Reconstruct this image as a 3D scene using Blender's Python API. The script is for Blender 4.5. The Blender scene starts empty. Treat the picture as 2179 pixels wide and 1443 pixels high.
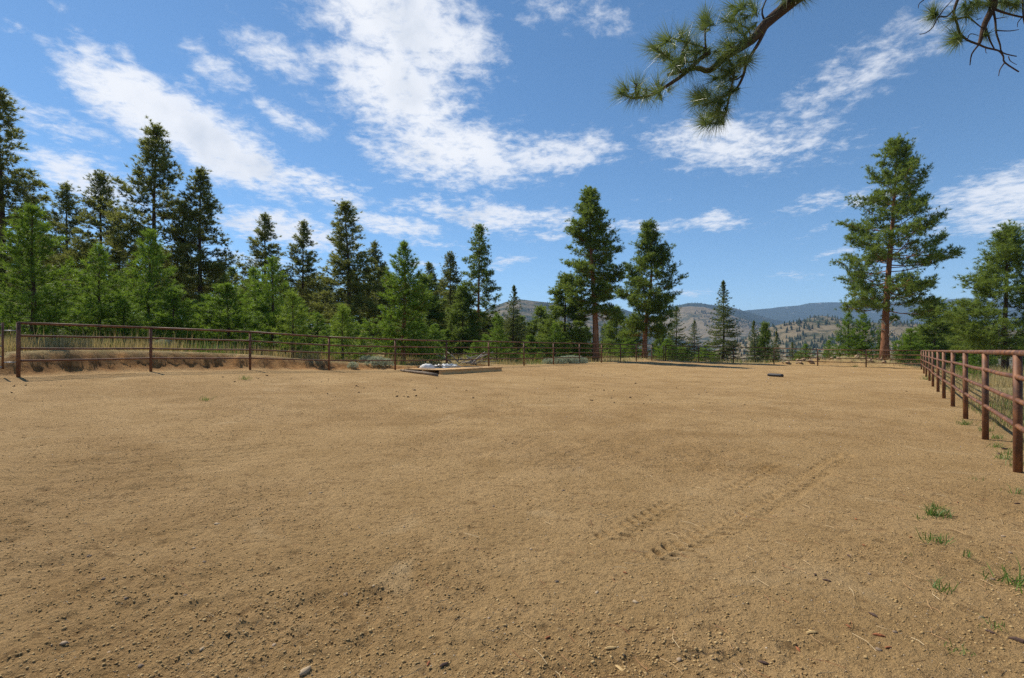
import bpy, math, random
import numpy as np
from mathutils import Vector, Matrix

random.seed(7)
rng = np.random.default_rng(7)
S = bpy.context.scene
COL = S.collection
R = math.radians
EYE = 1.5            # eye height; the fence is as tall, H
H = 1.5
F = 1089.5           # focal length in photo pixels (18 mm on 36 mm)
CX, HY = 1089.5, 745.0

# ------------------------------------------------------------------ camera, sky, sun
cam_d = bpy.data.cameras.new('camera')
cam_d.lens = 18.0; cam_d.sensor_width = 36.0
cam_d.shift_y = 23.5/2179.0
cam_d.clip_start = 0.05; cam_d.clip_end = 40000
cam = bpy.data.objects.new('camera', cam_d); COL.objects.link(cam)
cam.location = (0, 0, EYE); cam.rotation_euler = (R(90), 0, 0)
S.camera = cam

SUN_AZ = -51.0       # degrees clockwise from straight ahead (+Y)
SUN_EL = 50.0
sd = bpy.data.lights.new('sun', 'SUN'); sd.energy = 4.2; sd.angle = R(0.53); sd.color = (1.0, 0.93, 0.82)
sun = bpy.data.objects.new('sun', sd); COL.objects.link(sun)
sv = Vector((math.sin(R(SUN_AZ))*math.cos(R(SUN_EL)), math.cos(R(SUN_AZ))*math.cos(R(SUN_EL)), math.sin(R(SUN_EL))))
sun.rotation_euler = sv.to_track_quat('Z', 'Y').to_euler()
sun.location = sv*60

S.view_settings.view_transform = 'Standard'; S.view_settings.look = 'None'
S.view_settings.exposure = 0.52; S.view_settings.gamma = 1.0
S.view_settings.use_curve_mapping = False
S.render.engine = 'CYCLES'
S.cycles.use_denoising = False
S.cycles.denoiser = 'OPENIMAGEDENOISE'
S.cycles.denoising_input_passes = 'RGB_ALBEDO_NORMAL'
S.cycles.max_bounces = 6; S.cycles.diffuse_bounces = 3; S.cycles.transmission_bounces = 3
S.cycles.transparent_max_bounces = 6; S.cycles.volume_bounces = 0
S.cycles.sample_clamp_indirect = 6

world = bpy.data.worlds.new('World'); S.world = world; world.use_nodes = True
nt = world.node_tree; nt.nodes.clear()
def N(t, **kw):
    n = nt.nodes.new(t)
    for k, v in kw.items(): setattr(n, k, v)
    return n
def L(a, b): nt.links.new(a, b)
def M(op, a, b=None, c=None, clamp=False):
    n = N('ShaderNodeMath', operation=op); n.use_clamp = clamp
    for i, v in enumerate((a, b, c)):
        if v is None: continue
        if hasattr(v, 'type'): L(v, n.inputs[i])
        else: n.inputs[i].default_value = v
    return n.outputs[0]
sky = N('ShaderNodeTexSky', sky_type='NISHITA'); sky.sun_disc = False
sky.sun_elevation = R(SUN_EL); sky.sun_rotation = R(SUN_AZ)
sky.altitude = 2400; sky.air_density = 1.0; sky.dust_density = 0.25; sky.ozone_density = 2.2
bg = N('ShaderNodeBackground'); bg.inputs['Strength'].default_value = 0.101
hsv = N('ShaderNodeHueSaturation'); hsv.inputs['Hue'].default_value = 0.494; hsv.inputs['Saturation'].default_value = 1.13; hsv.inputs['Value'].default_value = 1.0
L(sky.outputs[0], hsv.inputs['Color']); L(hsv.outputs[0], bg.inputs['Color'])
tc = N('ShaderNodeTexCoord'); sx = N('ShaderNodeSeparateXYZ'); L(tc.outputs['Generated'], sx.inputs[0])
dx, dy, dz = sx.outputs
az = M('ARCTAN2', dx, dy); el = M('ARCSINE', dz)
ae = N('ShaderNodeCombineXYZ'); L(az, ae.inputs[0]); L(el, ae.inputs[1])
# the cloud deck: noise laid on a flat layer overhead, so it shrinks towards the horizon
zc = M('ADD', M('MAXIMUM', dz, 0.0), 0.10)
pl = N('ShaderNodeCombineXYZ'); L(M('DIVIDE', dx, zc), pl.inputs[0]); L(M('DIVIDE', dy, zc), pl.inputs[1])
def noise(vec, scale, detail, rough=0.55, dist=0.0, off=(0, 0, 0), stretch=(1, 1, 1)):
    mp = N('ShaderNodeMapping'); L(vec, mp.inputs['Vector']); mp.inputs['Location'].default_value = off; mp.inputs['Scale'].default_value = stretch
    n = N('ShaderNodeTexNoise'); L(mp.outputs[0], n.inputs['Vector'])
    n.inputs['Scale'].default_value = scale; n.inputs['Detail'].default_value = detail
    n.inputs['Roughness'].default_value = rough; n.inputs['Distortion'].default_value = dist
    return n.outputs['Fac']
def px_ae(px, py):
    u, v = (px-CX)/F, (HY-py)/F
    return math.atan(u), math.atan(v/math.sqrt(1+u*u))
wisp = M('SUBTRACT', noise(ae.outputs[0], 9.0, 3, off=(3, 1, 0)), 0.5)
wv = N('ShaderNodeCombineXYZ'); L(M('MULTIPLY', wisp, 0.10), wv.inputs[0]); L(M('MULTIPLY', M('SUBTRACT', noise(ae.outputs[0], 10.0, 3, off=(9, 4, 2)), 0.5), 0.07), wv.inputs[1])
aw = N('ShaderNodeVectorMath', operation='ADD'); L(ae.outputs[0], aw.inputs[0]); L(wv.outputs[0], aw.inputs[1])
# cloud banks: px, py, radius x, radius y, tilt (degrees, down to the right), weight
BANKS = [(840, 40, 260, 110, 15, 1.0), (850, 190, 190, 120, 20, 1.05), (960, 320, 210, 85, 5, 1.0), (1160, 325, 190, 48, -2, 0.75), (1250, 25, 190, 60, 10, .62),
  (310, 220, 210, 85, 20, 1.05), (470, 310, 230, 80, 27, 1.1), (650, 385, 170, 42, 15, .9), (170, 375, 190, 62, 20, .85), (120, 265, 160, 40, 5, .6),
  (455, 140, 95, 42, 25, .68), (130, 125, 60, 25, 20, .62), (590, 120, 120, 48, 15, .66), (30, 60, 60, 30, 0, .55), (130, 10, 70, 20, 15, .5), (620, 255, 120, 30, 15, .6),
  (590, 490, 190, 40, 4, .9), (830, 480, 150, 30, 3, .85), (1040, 455, 260, 34, 3, .85), (560, 550, 140, 24, 0, .7), (930, 520, 90, 12, 2, .55), (1090, 560, 60, 16, 2, .6), (1085, 470, 90, 40, 40, .5),
  (1560, 305, 270, 72, 8, .80), (1850, 140, 260, 85, -26, .58), (2130, 430, 200, 90, -8, .80), (1780, 430, 190, 26, -8, .62), (1350, 487, 120, 22, 0, .6), (1530, 478, 85, 20, 0, .7),
  (1170, 503, 60, 13, 0, .55), (1760, 495, 90, 16, -4, .55), (1780, 545, 70, 10, 0, .5), (1460, 617, 80, 12, 0, .55), (1690, 595, 90, 9, 0, .45), (900, 565, 70, 10, 0, .6), (1400, 425, 90, 12, 0, .35)]
blobs = []
for px, py, rx, ry, tilt, w in BANKS:
    a0, e0 = px_ae(px, py); u = (px-CX)/F
    blobs.append((a0, e0, rx/F/(1+u*u)*1.05, ry/F/math.sqrt(1+u*u)*0.95, -R(tilt), w))
rr = random.Random(5)
for k in range(14):                      # the same kind of banks go on round the rest of the sky
    a = R(62 + k*(236/14) + rr.uniform(-5, 5)); a = a if a < math.pi else a-2*math.pi
    blobs.append((a, R(rr.uniform(6, 42)), rr.uniform(.08, .22), rr.uniform(.02, .09), rr.uniform(-.4, .4), rr.uniform(.6, 1.0)))
cov = None
for a0, e0, ra, re, t, w in blobs:
    mp = N('ShaderNodeMapping', vector_type='TEXTURE'); L(aw.outputs[0], mp.inputs['Vector'])
    mp.inputs['Location'].default_value = (a0, e0, 0); mp.inputs['Rotation'].default_value = (0, 0, t); mp.inputs['Scale'].default_value = (ra, re, 1)
    ln = N('ShaderNodeVectorMath', operation='LENGTH'); L(mp.outputs[0], ln.inputs[0])
    mr = N('ShaderNodeMapRange', interpolation_type='SMOOTHSTEP'); L(ln.outputs['Value'], mr.inputs['Value'])
    mr.inputs['From Min'].default_value = 1.45; mr.inputs['From Max'].default_value = 0.15; mr.inputs['To Min'].default_value = 0; mr.inputs['To Max'].default_value = w
    cov = mr.outputs[0] if cov is None else M('MAXIMUM', cov, mr.outputs[0])
n1 = noise(pl.outputs[0], 2.2, 6, .62, .3, (2.3, .7, 0), (1, .8, 1))
n2 = noise(pl.outputs[0], 15.0, 5, .66, .25, (5, 2, 0))
tex = M('ADD', M('MULTIPLY', M('SUBTRACT', n1, .5), 1.35), M('MULTIPLY', M('SUBTRACT', n2, .5), 1.8))
dens0 = M('ADD', M('MULTIPLY', cov, 1.15), tex)
dmr = N('ShaderNodeMapRange', interpolation_type='SMOOTHSTEP'); L(dens0, dmr.inputs['Value'])
dmr.inputs['From Min'].default_value = 0.30; dmr.inputs['From Max'].default_value = 1.16
dens = M('MULTIPLY', dmr.outputs[0], M('MULTIPLY_ADD', M('MINIMUM', cov, 1.0), .45, .52), clamp=True)
thick = N('ShaderNodeMapRange', interpolation_type='SMOOTHSTEP'); L(M('ADD', M('MULTIPLY', cov, .75), M('MULTIPLY', M('SUBTRACT', noise(ae.outputs[0], 5.5, 5, .5, 0, (1.7, 8.2, 0)), .5), 1.8)), thick.inputs['Value'])
thick.inputs['From Min'].default_value = 0.66; thick.inputs['From Max'].default_value = 1.25
cc = N('ShaderNodeMix', data_type='RGBA'); L(thick.outputs[0], cc.inputs['Factor'])
cc.inputs['A'].default_value = (.93, .95, .99, 1); cc.inputs['B'].default_value = (.50, .58, .70, 1)
cb = N('ShaderNodeBackground'); L(cc.outputs['Result'], cb.inputs['Color']); cb.inputs['Strength'].default_value = 0.74
mx = N('ShaderNodeMixShader'); L(dens, mx.inputs[0]); L(bg.outputs[0], mx.inputs[1]); L(cb.outputs[0], mx.inputs[2])
world.cycles.sampling_method = 'MANUAL'; world.cycles.sample_map_resolution = 512
wo = N('ShaderNodeOutputWorld'); L(mx.outputs[0], wo.inputs['Surface'])

# ------------------------------------------------------------------ helpers
def P(px, py, D):            # photo pixel at depth D -> world
    return Vector(((px-CX)/F*D, D, EYE+(HY-py)/F*D))
def sstep(a, b, x):
    t = np.clip((x-a)/(b-a), 0, 1); return t*t*(3-2*t)
def tag(o, label=None, cat=None, group=None, kind=None):
    if label: o['label'] = label
    if cat: o['category'] = cat
    if group: o['group'] = group
    if kind: o['kind'] = kind
    return o
def link(name, me, mat=None, parent=None):
    o = bpy.data.objects.new(name, me); COL.objects.link(o)
    if mat and me is not None and not me.materials: me.materials.append(mat)
    if parent: o.parent = parent
    return o
def empty(name, loc=(0, 0, 0), rz=0):
    o = bpy.data.objects.new(name, None); COL.objects.link(o); o.location = loc; o.rotation_euler = (0, 0, rz)
    o.empty_display_size = .2
    return o
def np_mesh(name, v, f, smooth=False, tint=None):
    """v (n,3), f (m,k) with one k for all faces; tint: per-vertex float attribute"""
    v = np.asarray(v, np.float32); f = np.asarray(f, np.int32)
    me = bpy.data.meshes.new(name); k = f.shape[1]
    me.vertices.add(len(v)); me.vertices.foreach_set('co', v.ravel())
    me.loops.add(f.size); me.loops.foreach_set('vertex_index', f.ravel())
    me.polygons.add(len(f)); me.polygons.foreach_set('loop_start', np.arange(0, f.size, k, dtype=np.int32))
    me.polygons.foreach_set('loop_total', np.full(len(f), k, np.int32))
    if smooth: me.polygons.foreach_set('use_smooth', np.ones(len(f), bool))
    me.update(calc_edges=True); me.validate()
    if tint is not None:
        for nm, arr in (tint.items() if isinstance(tint, dict) else [('tint', tint)]):
            a = me.attributes.new(nm, 'FLOAT', 'POINT'); a.data.foreach_set('value', np.asarray(arr, np.float32))
    return me
class MB:                     # collects quads / polygons into ONE mesh
    def __init__(s): s.v = []; s.f = []
    def add(s, v, f):
        o = len(s.v); s.v += [tuple(p) for p in v]; s.f += [tuple(i+o for i in q) for q in f]
    def tube(s, pts, rad, n=8, cap=True):
        pts = [Vector(p) for p in pts]
        if not hasattr(rad, '__len__'): rad = [rad]*len(pts)
        o = len(s.v); t0 = (pts[1]-pts[0]).normalized()
        a = t0.orthogonal().normalized()
        for i, p in enumerate(pts):
            t = (pts[min(i+1, len(pts)-1)]-pts[max(i-1, 0)]).normalized()
            a = (a-t*a.dot(t)).normalized(); b = t.cross(a)
            for k in range(n):
                q = 2*math.pi*k/n; s.v.append(tuple(p+(a*math.cos(q)+b*math.sin(q))*rad[i]))
        for i in range(len(pts)-1):
            for k in range(n):
                s.f.append((o+i*n+k, o+i*n+(k+1) % n, o+(i+1)*n+(k+1) % n, o+(i+1)*n+k))
        if cap:
            s.f.append(tuple(o+k for k in range(n))[::-1]); s.f.append(tuple(o+(len(pts)-1)*n+k for k in range(n)))
    def box(s, c, d, rot=None, jit=0):
        c = Vector(c); v = []
        for x in (-.5, .5):
            for y in (-.5, .5):
                for z in (-.5, .5):
                    p = Vector((x*d[0], y*d[1], z*d[2]))
                    if jit: p += Vector((random.uniform(-jit, jit) for _ in range(3)))
                    if rot: p = rot @ p
                    v.append(c+p)
        s.add(v, [(0, 1, 3, 2), (4, 6, 7, 5), (0, 4, 5, 1), (2, 3, 7, 6), (0, 2, 6, 4), (1, 5, 7, 3)])
    def mesh(s, name, smooth=False):
        me = bpy.data.meshes.new(name); me.from_pydata(s.v, [], s.f); me.update()
        if smooth: me.polygons.foreach_set('use_smooth', np.ones(len(me.polygons), bool))
        return me
    def build(s, name, mat, parent=None, smooth=False):
        return link(name, s.mesh(name, smooth), mat, parent)
# noise in numpy
def _h(ix, iy, seed):
    n = (ix.astype(np.int64)*374761393 + iy.astype(np.int64)*668265263 + seed*1274126177) & 0xffffffff
    n = ((n ^ (n >> 13))*1274126177) & 0xffffffff
    n = n ^ (n >> 16)
    return (n & 0xffff)/65535.0
def vnoise(x, y, seed=0):
    ix, iy = np.floor(x), np.floor(y); fx, fy = x-ix, y-iy
    fx = fx*fx*fx*(fx*(fx*6-15)+10); fy = fy*fy*fy*(fy*(fy*6-15)+10)
    a, b, c, d = _h(ix, iy, seed), _h(ix+1, iy, seed), _h(ix, iy+1, seed), _h(ix+1, iy+1, seed)
    return (a+(b-a)*fx)*(1-fy)+(c+(d-c)*fx)*fy*1.0
def fbm(x, y, oct=4, seed=0, gain=.5):
    s = np.zeros_like(x, dtype=float); a = 1; t = 0
    for o in range(oct):
        c, sn = math.cos(.6*o+.3), math.sin(.6*o+.3)
        s += a*(vnoise((x*c-y*sn)*2**o+17.3*o, (x*sn+y*c)*2**o-9.1*o, seed+o)-.5); t += a; a *= gain
    return s/t*2

# ------------------------------------------------------------------ materials
def mat(name):
    m = bpy.data.materials.new(name); m.use_nodes = True
    t = m.node_tree; b = t.nodes['Principled BSDF']
    return m, t, b
class G:                      # tiny node-graph helper for one material
    def __init__(s, t): s.t = t
    def n(s, ty, **kw):
        k = s.t.nodes.new(ty)
        for a, v in kw.items(): setattr(k, a, v)
        return k
    def l(s, a, b): s.t.links.new(a, b)
    def coord(s, kind='Object'): return s.n('ShaderNodeTexCoord').outputs[kind]
    def noise(s, vec, scale, detail=4, rough=.55, dist=0, stretch=None):
        if stretch:
            mp = s.n('ShaderNodeMapping'); s.l(vec, mp.inputs[0]); mp.inputs['Scale'].default_value = stretch; vec = mp.outputs[0]
        k = s.n('ShaderNodeTexNoise'); s.l(vec, k.inputs['Vector'])
        k.inputs['Scale'].default_value = scale; k.inputs['Detail'].default_value = detail; k.inputs['Roughness'].default_value = rough; k.inputs['Distortion'].default_value = dist
        return k.outputs['Fac']
    def ramp(s, fac, stops):
        k = s.n('ShaderNodeValToRGB'); s.l(fac, k.inputs[0]); e = k.color_ramp.elements
        while len(e) < len(stops): e.new(.5)
        for q, (p, c) in zip(e, stops):
            q.position = p; q.color = (*c, 1) if len(c) == 3 else c
        return k.outputs[0]
    def mix(s, fac, a, b, mode='MIX'):
        k = s.n('ShaderNodeMix', data_type='RGBA', blend_type=mode)
        for key, v in (('Factor', fac), ('A', a), ('B', b)):
            if hasattr(v, 'type'): s.l(v, k.inputs[key])
            else: k.inputs[key].default_value = (*v, 1) if isinstance(v, tuple) else v
        return k.outputs['Result']
    def math(s, op, a, b=0.0, clamp=False):
        k = s.n('ShaderNodeMath', operation=op); k.use_clamp = clamp
        for i, v in enumerate((a, b)):
            if hasattr(v, 'type'): s.l(v, k.inputs[i])
            else: k.inputs[i].default_value = v
        return k.outputs[0]
    def attr(s, name): return s.n('ShaderNodeAttribute', attribute_name=name).outputs['Fac']
    def bump(s, h, strength, dist, bsdf):
        k = s.n('ShaderNodeBump'); s.l(h, k.inputs['Height']); k.inputs['Strength'].default_value = strength; k.inputs['Distance'].default_value = dist
        s.l(k.outputs[0], bsdf.inputs['Normal'])
MATS = {}
def ground_mat():
    m, t, b = mat('ground_sand_and_dry_grass'); g = G(t); co = g.coord()
    big = g.noise(co, .22, 5, .6); mid = g.noise(co, 1.3, 5, .6, .3); fine = g.noise(co, 26, 5, .7); grain = g.noise(co, 130, 4, .75)
    sand = g.ramp(big, [(.30, (.400, .252, .106)), (.52, (.455, .294, .132)), (.72, (.50, .336, .162))])
    sand = g.mix(g.math('MULTIPLY', g.ramp(mid, [(.36, (1, 1, 1)), (.60, (0, 0, 0))]), .55), sand, (.285, .168, .058))
    sand = g.mix(g.ramp(fine, [(.30, (.7, .7, .7)), (.50, (0, 0, 0))]), sand, (.16, .092, .036))
    sand = g.mix(g.ramp(grain, [(.58, (0, 0, 0)), (.80, (.6, .6, .6))]), sand, (.58, .45, .29))
    sand = g.mix(g.ramp(grain, [(.22, (.75, .75, .75)), (.42, (0, 0, 0))]), sand, (.13, .082, .042))
    rgh = g.attr('rough')
    sand = g.mix(g.math('MULTIPLY', g.math('SUBTRACT', 1.0, rgh, True), .26), sand, (.505, .340, .160))
    sand = g.mix(g.math('MULTIPLY', rgh, .20), sand, (.28, .168, .072))
    spk = g.noise(co, 9, 6, .72)
    sand = g.mix(g.ramp(spk, [(.34, (.7, .7, .7)), (.46, (0, 0, 0))]), sand, (.18, .105, .042))
    pale = g.noise(co, .9, 3, .5, 1.2)
    sand = g.mix(g.ramp(pale, [(.62, (0, 0, 0)), (.84, (.45, .45, .45))]), sand, (.62, .47, .27))
    gr = g.ramp(g.noise(co, .5, 6, .65), [(.3, (.20, .15, .065)), (.5, (.34, .255, .115)), (.68, (.40, .32, .16))])
    gr = g.mix(g.ramp(g.noise(co, .9, 5, .6), [(.52, (0, 0, 0)), (.7, (.7, .7, .7))]), gr, (.12, .135, .045))
    gr = g.mix(g.ramp(g.noise(co, 9, 4, .7), [(.3, (.6, .6, .6)), (.55, (0, 0, 0))]), gr, (.12, .085, .04))
    col = g.mix(g.attr('grass'), sand, gr)
    dirt = g.ramp(g.noise(co, 3.2, 6, .65), [(.3, (.13, .062, .024)), (.52, (.33, .165, .055)), (.75, (.44, .25, .10))])
    col = g.mix(g.attr('bank'), col, dirt)
    g.l(col, b.inputs['Base Color']); b.inputs['Roughness'].default_value = .95; b.inputs['Specular IOR Level'].default_value = .12
    hh = g.math('ADD', g.math('ADD', g.math('MULTIPLY', fine, 1.0), g.math('MULTIPLY', grain, .35)), g.math('MULTIPLY', spk, 1.2))
    g.bump(hh, 1.0, .046, b)
    return m
def rust_mat(name='rusty_pipe', light=1.0):
    m, t, b = mat(name); g = G(t); co = g.coord('Object')
    n = g.noise(co, 5, 6, .65); f = g.noise(co, 45, 4, .7)
    c = g.ramp(n, [(.30, (.052*light, .024*light, .014*light)), (.48, (.130*light, .050*light, .021*light)), (.68, (.265*light, .110*light, .040*light))])
    c = g.mix(g.ramp(f, [(.55, (0, 0, 0)), (.75, (.5, .5, .5))]), c, (.30, .14, .07))
    c = g.mix(g.ramp(g.noise(co, 17, 4, .6), [(.62, (0, 0, 0)), (.74, (.5, .5, .5))]), c, (.09, .06, .055))
    g.l(c, b.inputs['Base Color']); b.inputs['Roughness'].default_value = .62; b.inputs['Metallic'].default_value = .15
    g.bump(f, .25, .004, b); return m
def steel_mat():
    m, t, b = mat('grey_galvanised_steel'); g = G(t); co = g.coord()
    c = g.ramp(g.noise(co, 14, 5, .6), [(.3, (.22, .22, .22)), (.6, (.40, .40, .40)), (.8, (.30, .24, .19))])
    g.l(c, b.inputs['Base Color']); b.inputs['Metallic'].default_value = .6; b.inputs['Roughness'].default_value = .45; return m
def bark_mat(name, a, bcol, c):
    m, t, b = mat(name); g = G(t); co = g.coord()
    n = g.noise(co, 7, 6, .7, .5, (1, 1, .22)); n2 = g.noise(co, 2.0, 4)
    col = g.ramp(n, [(.33, a), (.5, bcol), (.7, c)]); col = g.mix(g.math('MULTIPLY', n2, .5), col, bcol)
    g.l(col, b.inputs['Base Color']); b.inputs['Roughness'].default_value = .9; b.inputs['Specular IOR Level'].default_value = .15
    g.bump(n, .9, .06, b); return m
def leaf_mat(name, dark, light, trans=.3, rough=.55, spec=.35):
    m, t, b = mat(name); g = G(t)
    ti = g.attr('tint'); oi = g.n('ShaderNodeObjectInfo').outputs['Random']
    f = g.math('ADD', g.math('MULTIPLY', ti, .72), g.math('MULTIPLY', oi, .28))
    c = g.mix(f, dark, light)
    c = g.mix(g.ramp(ti, [(.955, (0, 0, 0)), (.97, (.7, .7, .7))]), c, (.16, .085, .025))
    g.l(c, b.inputs['Base Color']); b.inputs['Roughness'].default_value = rough; b.inputs['Specular IOR Level'].default_value = spec
    tr = g.n('ShaderNodeBsdfTranslucent'); g.l(g.mix(.5, c, (light[0]*1.3, light[1]*1.25, light[2]*.8)), tr.inputs[0])
    ms = g.n('ShaderNodeMixShader'); ms.inputs[0].default_value = trans
    g.l(b.outputs[0], ms.inputs[1]); g.l(tr.outputs[0], ms.inputs[2]); g.l(ms.outputs[0], t.nodes['Material Output'].inputs['Surface'])
    return m
def plain_mat(name, a, b2, scale=8, rough=.85, bump=.0, stretch=None, spec=.2):
    m, t, b = mat(name); g = G(t); co = g.coord()
    n = g.noise(co, scale, 5, .65, 0, stretch); c = g.ramp(n, [(.3, a), (.7, b2)])
    g.l(c, b.inputs['Base Color']); b.inputs['Roughness'].default_value = rough; b.inputs['Specular IOR Level'].default_value = spec
    if bump: g.bump(n, .6, bump, b)
    return m
def tint_mat(name, stops, rough=.9):
    m, t, b = mat(name); g = G(t)
    g.l(g.ramp(g.attr('tint'), stops), b.inputs['Base Color']); b.inputs['Roughness'].default_value = rough; b.inputs['Specular IOR Level'].default_value = .15
    return m
def hill_mat(name, cover, tan=(.22, .175, .105), rock=.0):
    m, t, b = mat(name); g = G(t); co = g.coord()
    n = g.noise(co, .006, 8, .68, .4); n2 = g.noise(co, .03, 6, .7)
    grass = g.ramp(n2, [(.3, (tan[0]*.75, tan[1]*.74, tan[2]*.72)), (.6, tan)])
    fac = g.ramp(g.math('ADD', g.math('MULTIPLY', n, .6), g.math('MULTIPLY', n2, .4)), [(cover-.05, (0, 0, 0)), (cover+.05, (1, 1, 1))])
    wood = g.ramp(g.noise(co, .05, 4, .7), [(.3, (.022, .034, .018)), (.7, (.05, .068, .034))])
    c = g.mix(fac, wood, grass)
    if rock: c = g.mix(g.ramp(g.noise(co, .012, 7, .72, .6), [(rock, (0, 0, 0)), (rock+.05, (.8, .8, .8))]), c, (.42, .38, .34))
    g.l(c, b.inputs['Base Color']); b.inputs['Roughness'].default_value = 1; b.inputs['Specular IOR Level'].default_value = .05
    g.bump(n2, 1.0, 9, b); return m
M_ground = ground_mat(); M_rust = rust_mat(); M_steel = steel_mat()
M_bark = bark_mat('pine_bark_orange', (.075, .032, .018), (.25, .115, .06), (.38, .20, .115))
M_barkd = bark_mat('pine_bark_dark', (.03, .02, .015), (.075, .048, .033), (.13, .085, .06))
M_pine = leaf_mat('pine_needles_dark', (.075, .102, .030), (.235, .255, .064), .5)
M_mid = leaf_mat('pine_needles_mid', (.062, .116, .022), (.220, .292, .054), .47)
M_young = leaf_mat('pine_needles_young', (.070, .135, .016), (.210, .320, .040), .48)
M_yellow = leaf_mat('pine_needles_yellowish', (.09, .17, .02), (.27, .36, .05), .45)
M_fir = leaf_mat('fir_needles', (.060, .092, .030), (.18, .22, .062), .42)
M_shrub = leaf_mat('shrub_leaves', (.075, .14, .02), (.22, .31, .05), .4)
M_sage = leaf_mat('sagebrush_leaves', (.27, .32, .24), (.48, .52, .41), .3)
M_grass = leaf_mat('green_grass', (.06, .12, .02), (.16, .26, .05), .35)
M_dry = leaf_mat('dry_grass', (.28, .20, .085), (.52, .42, .21), .3)
M_wood = plain_mat('weathered_pine_boards', (.50, .28, .11), (.68, .46, .23), 5, .8, .004, (1, 9, 9))
M_grey = plain_mat('grey_dead_wood', (.20, .17, .145), (.42, .38, .33), 9, .85, .004)
M_log = plain_mat('barked_pole', (.10, .075, .055), (.30, .24, .18), 14, .9, .01)
M_white = plain_mat('white_plastic_sheet', (.62, .60, .55), (.76, .74, .69), 5, .45, .01)
M_black = plain_mat('black_plastic_pipe', (.022, .022, .025), (.045, .045, .05), 8, .5)
M_rock = plain_mat('tan_rock', (.26, .17, .10), (.50, .36, .23), 6, .9, .03)
M_pebble = tint_mat('pebbles', [(.0, (.16, .13, .10)), (.35, (.28, .20, .11)), (.7, (.34, .25, .15)), (1, (.48, .40, .30))])
M_clod = tint_mat('sand_clods', [(0, (.27, .17, .07)), (.5, (.36, .24, .105)), (1, (.46, .325, .155))])
M_litter = tint_mat('needle_and_bark_litter', [(0, (.16, .055, .03)), (.35, (.30, .13, .06)), (.6, (.45, .30, .15)), (1, (.60, .47, .28))])
M_chip = plain_mat('wood_chips', (.42, .27, .11), (.58, .42, .20), 30, .8)

# ------------------------------------------------------------------ the lie of the land
# fence posts: photo x, depth in fence heights, base row, top row
LEFT = [(39, 9.2, 803), (321, 11.4, 791), (532, 13.2, 787), (700, 14.9, 789), (841, 16.5, 787), (950, 18.2, 784), (1040, 19.9, 780), (1115, 21.6, 778), (1178, 23.3, 775.5),
        (1233, 25.0, 773.2), (1280, 26.6, 772), (1320, 28.2, 770.5), (1354, 29.8, 769.5), (1387, 31.2, 768)]
FAR = [(1416, 32.2, 768.5), (1487, 31.9, 771), (1561, 31.0, 773), (1647, 29.9, 776.4), (1740, 28.7, 781), (1843, 27.5, 784), (1960.6, 25.8, 787.2)]
RIGHT = [(1966, 21.7, 795.2), (1971, 19.0, 802), (1978, 16.5, 811), (1985, 13.97, 823), (1996, 12.2, 834.3), (2008.7, 10.5, 848.8), (2027.6, 8.97, 866.5), (2055, 7.31, 894), (2097, 5.74, 935), (2166, 4.19, 1005)]
def gpt(px, d, py):
    D = d*H; return Vector(((px-CX)/F*D, D, EYE+(HY-py)/F*D))
L_pts = [gpt(*q) for q in LEFT]; F_pts = [gpt(*q) for q in FAR]; R_pts = [gpt(*q) for q in RIGHT]
for p in R_pts: p.z = 0.0
R_pts += [Vector((R_pts[-1].x-1.8*k, R_pts[-1].y-2.42*k, 0)) for k in (1, 2, 3)]
gate_end = L_pts[0]+Vector((-3.2, -2.6, .06))
poly = [(p.x, p.y) for p in L_pts+F_pts+R_pts] + [(-9, -14), (-26, -8), (gate_end.x, gate_end.y)]
ctrl = [tuple(p) for p in L_pts+F_pts+R_pts] + [(0, 0, 0), (0, 3, 0), (-3, 3, .02), (2, 6, .0), (-5, 0, .12), (-12, 3, .5), (-20, -8, .5), (-6, 8, .18), (0, 9, .06), (4, 14, .06), (-2, 16, .26), (10, 28, .16), (gate_end.x, gate_end.y, gate_end.z)]
ctrl = np.array(ctrl)
def _tps(r2): return np.where(r2 > 1e-9, r2*np.log(r2+1e-12), 0)
n = len(ctrl); A = np.zeros((n+3, n+3)); dd = ((ctrl[:, None, :2]-ctrl[None, :, :2])**2).sum(-1)
A[:n, :n] = _tps(dd)+np.eye(n)*6.0; A[:n, n] = 1; A[:n, n+1:] = ctrl[:, :2]; A[n, :n] = 1; A[n+1:, :n] = ctrl[:, :2].T
W = np.linalg.solve(A, np.concatenate([ctrl[:, 2], np.zeros(3)]))
def rbf(x, y):
    out = W[n]+W[n+1]*x+W[n+2]*y
    for i in range(n): out = out+W[i]*_tps((x-ctrl[i, 0])**2+(y-ctrl[i, 1])**2)
    return out
PV = np.array(poly); PN = len(PV)
def edge_info(x, y):
    """signed distance to the arena outline (+ outside), nearest point, and position along the outline"""
    best = np.full(x.shape, 1e18); bx = np.zeros_like(x); by = np.zeros_like(x); bs = np.zeros_like(x); ins = np.zeros(x.shape, bool)
    for i in range(PN):
        ax, ay = PV[i]; cx, cy = PV[(i+1) % PN]; ex, ey = cx-ax, cy-ay
        t = np.clip(((x-ax)*ex+(y-ay)*ey)/(ex*ex+ey*ey), 0, 1); qx, qy = ax+t*ex, ay+t*ey
        d = (x-qx)**2+(y-qy)**2; m = d < best
        best = np.where(m, d, best); bx = np.where(m, qx, bx); by = np.where(m, qy, by); bs = np.where(m, i+t, bs)
        c = ((ay > y) != (cy > y)); ins ^= c & (x < (cx-ax)*(y-ay)/np.where(cy == ay, 1e-9, cy-ay)+ax)
    d = np.sqrt(best); return np.where(ins, -d, d), bx, by, bs
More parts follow.
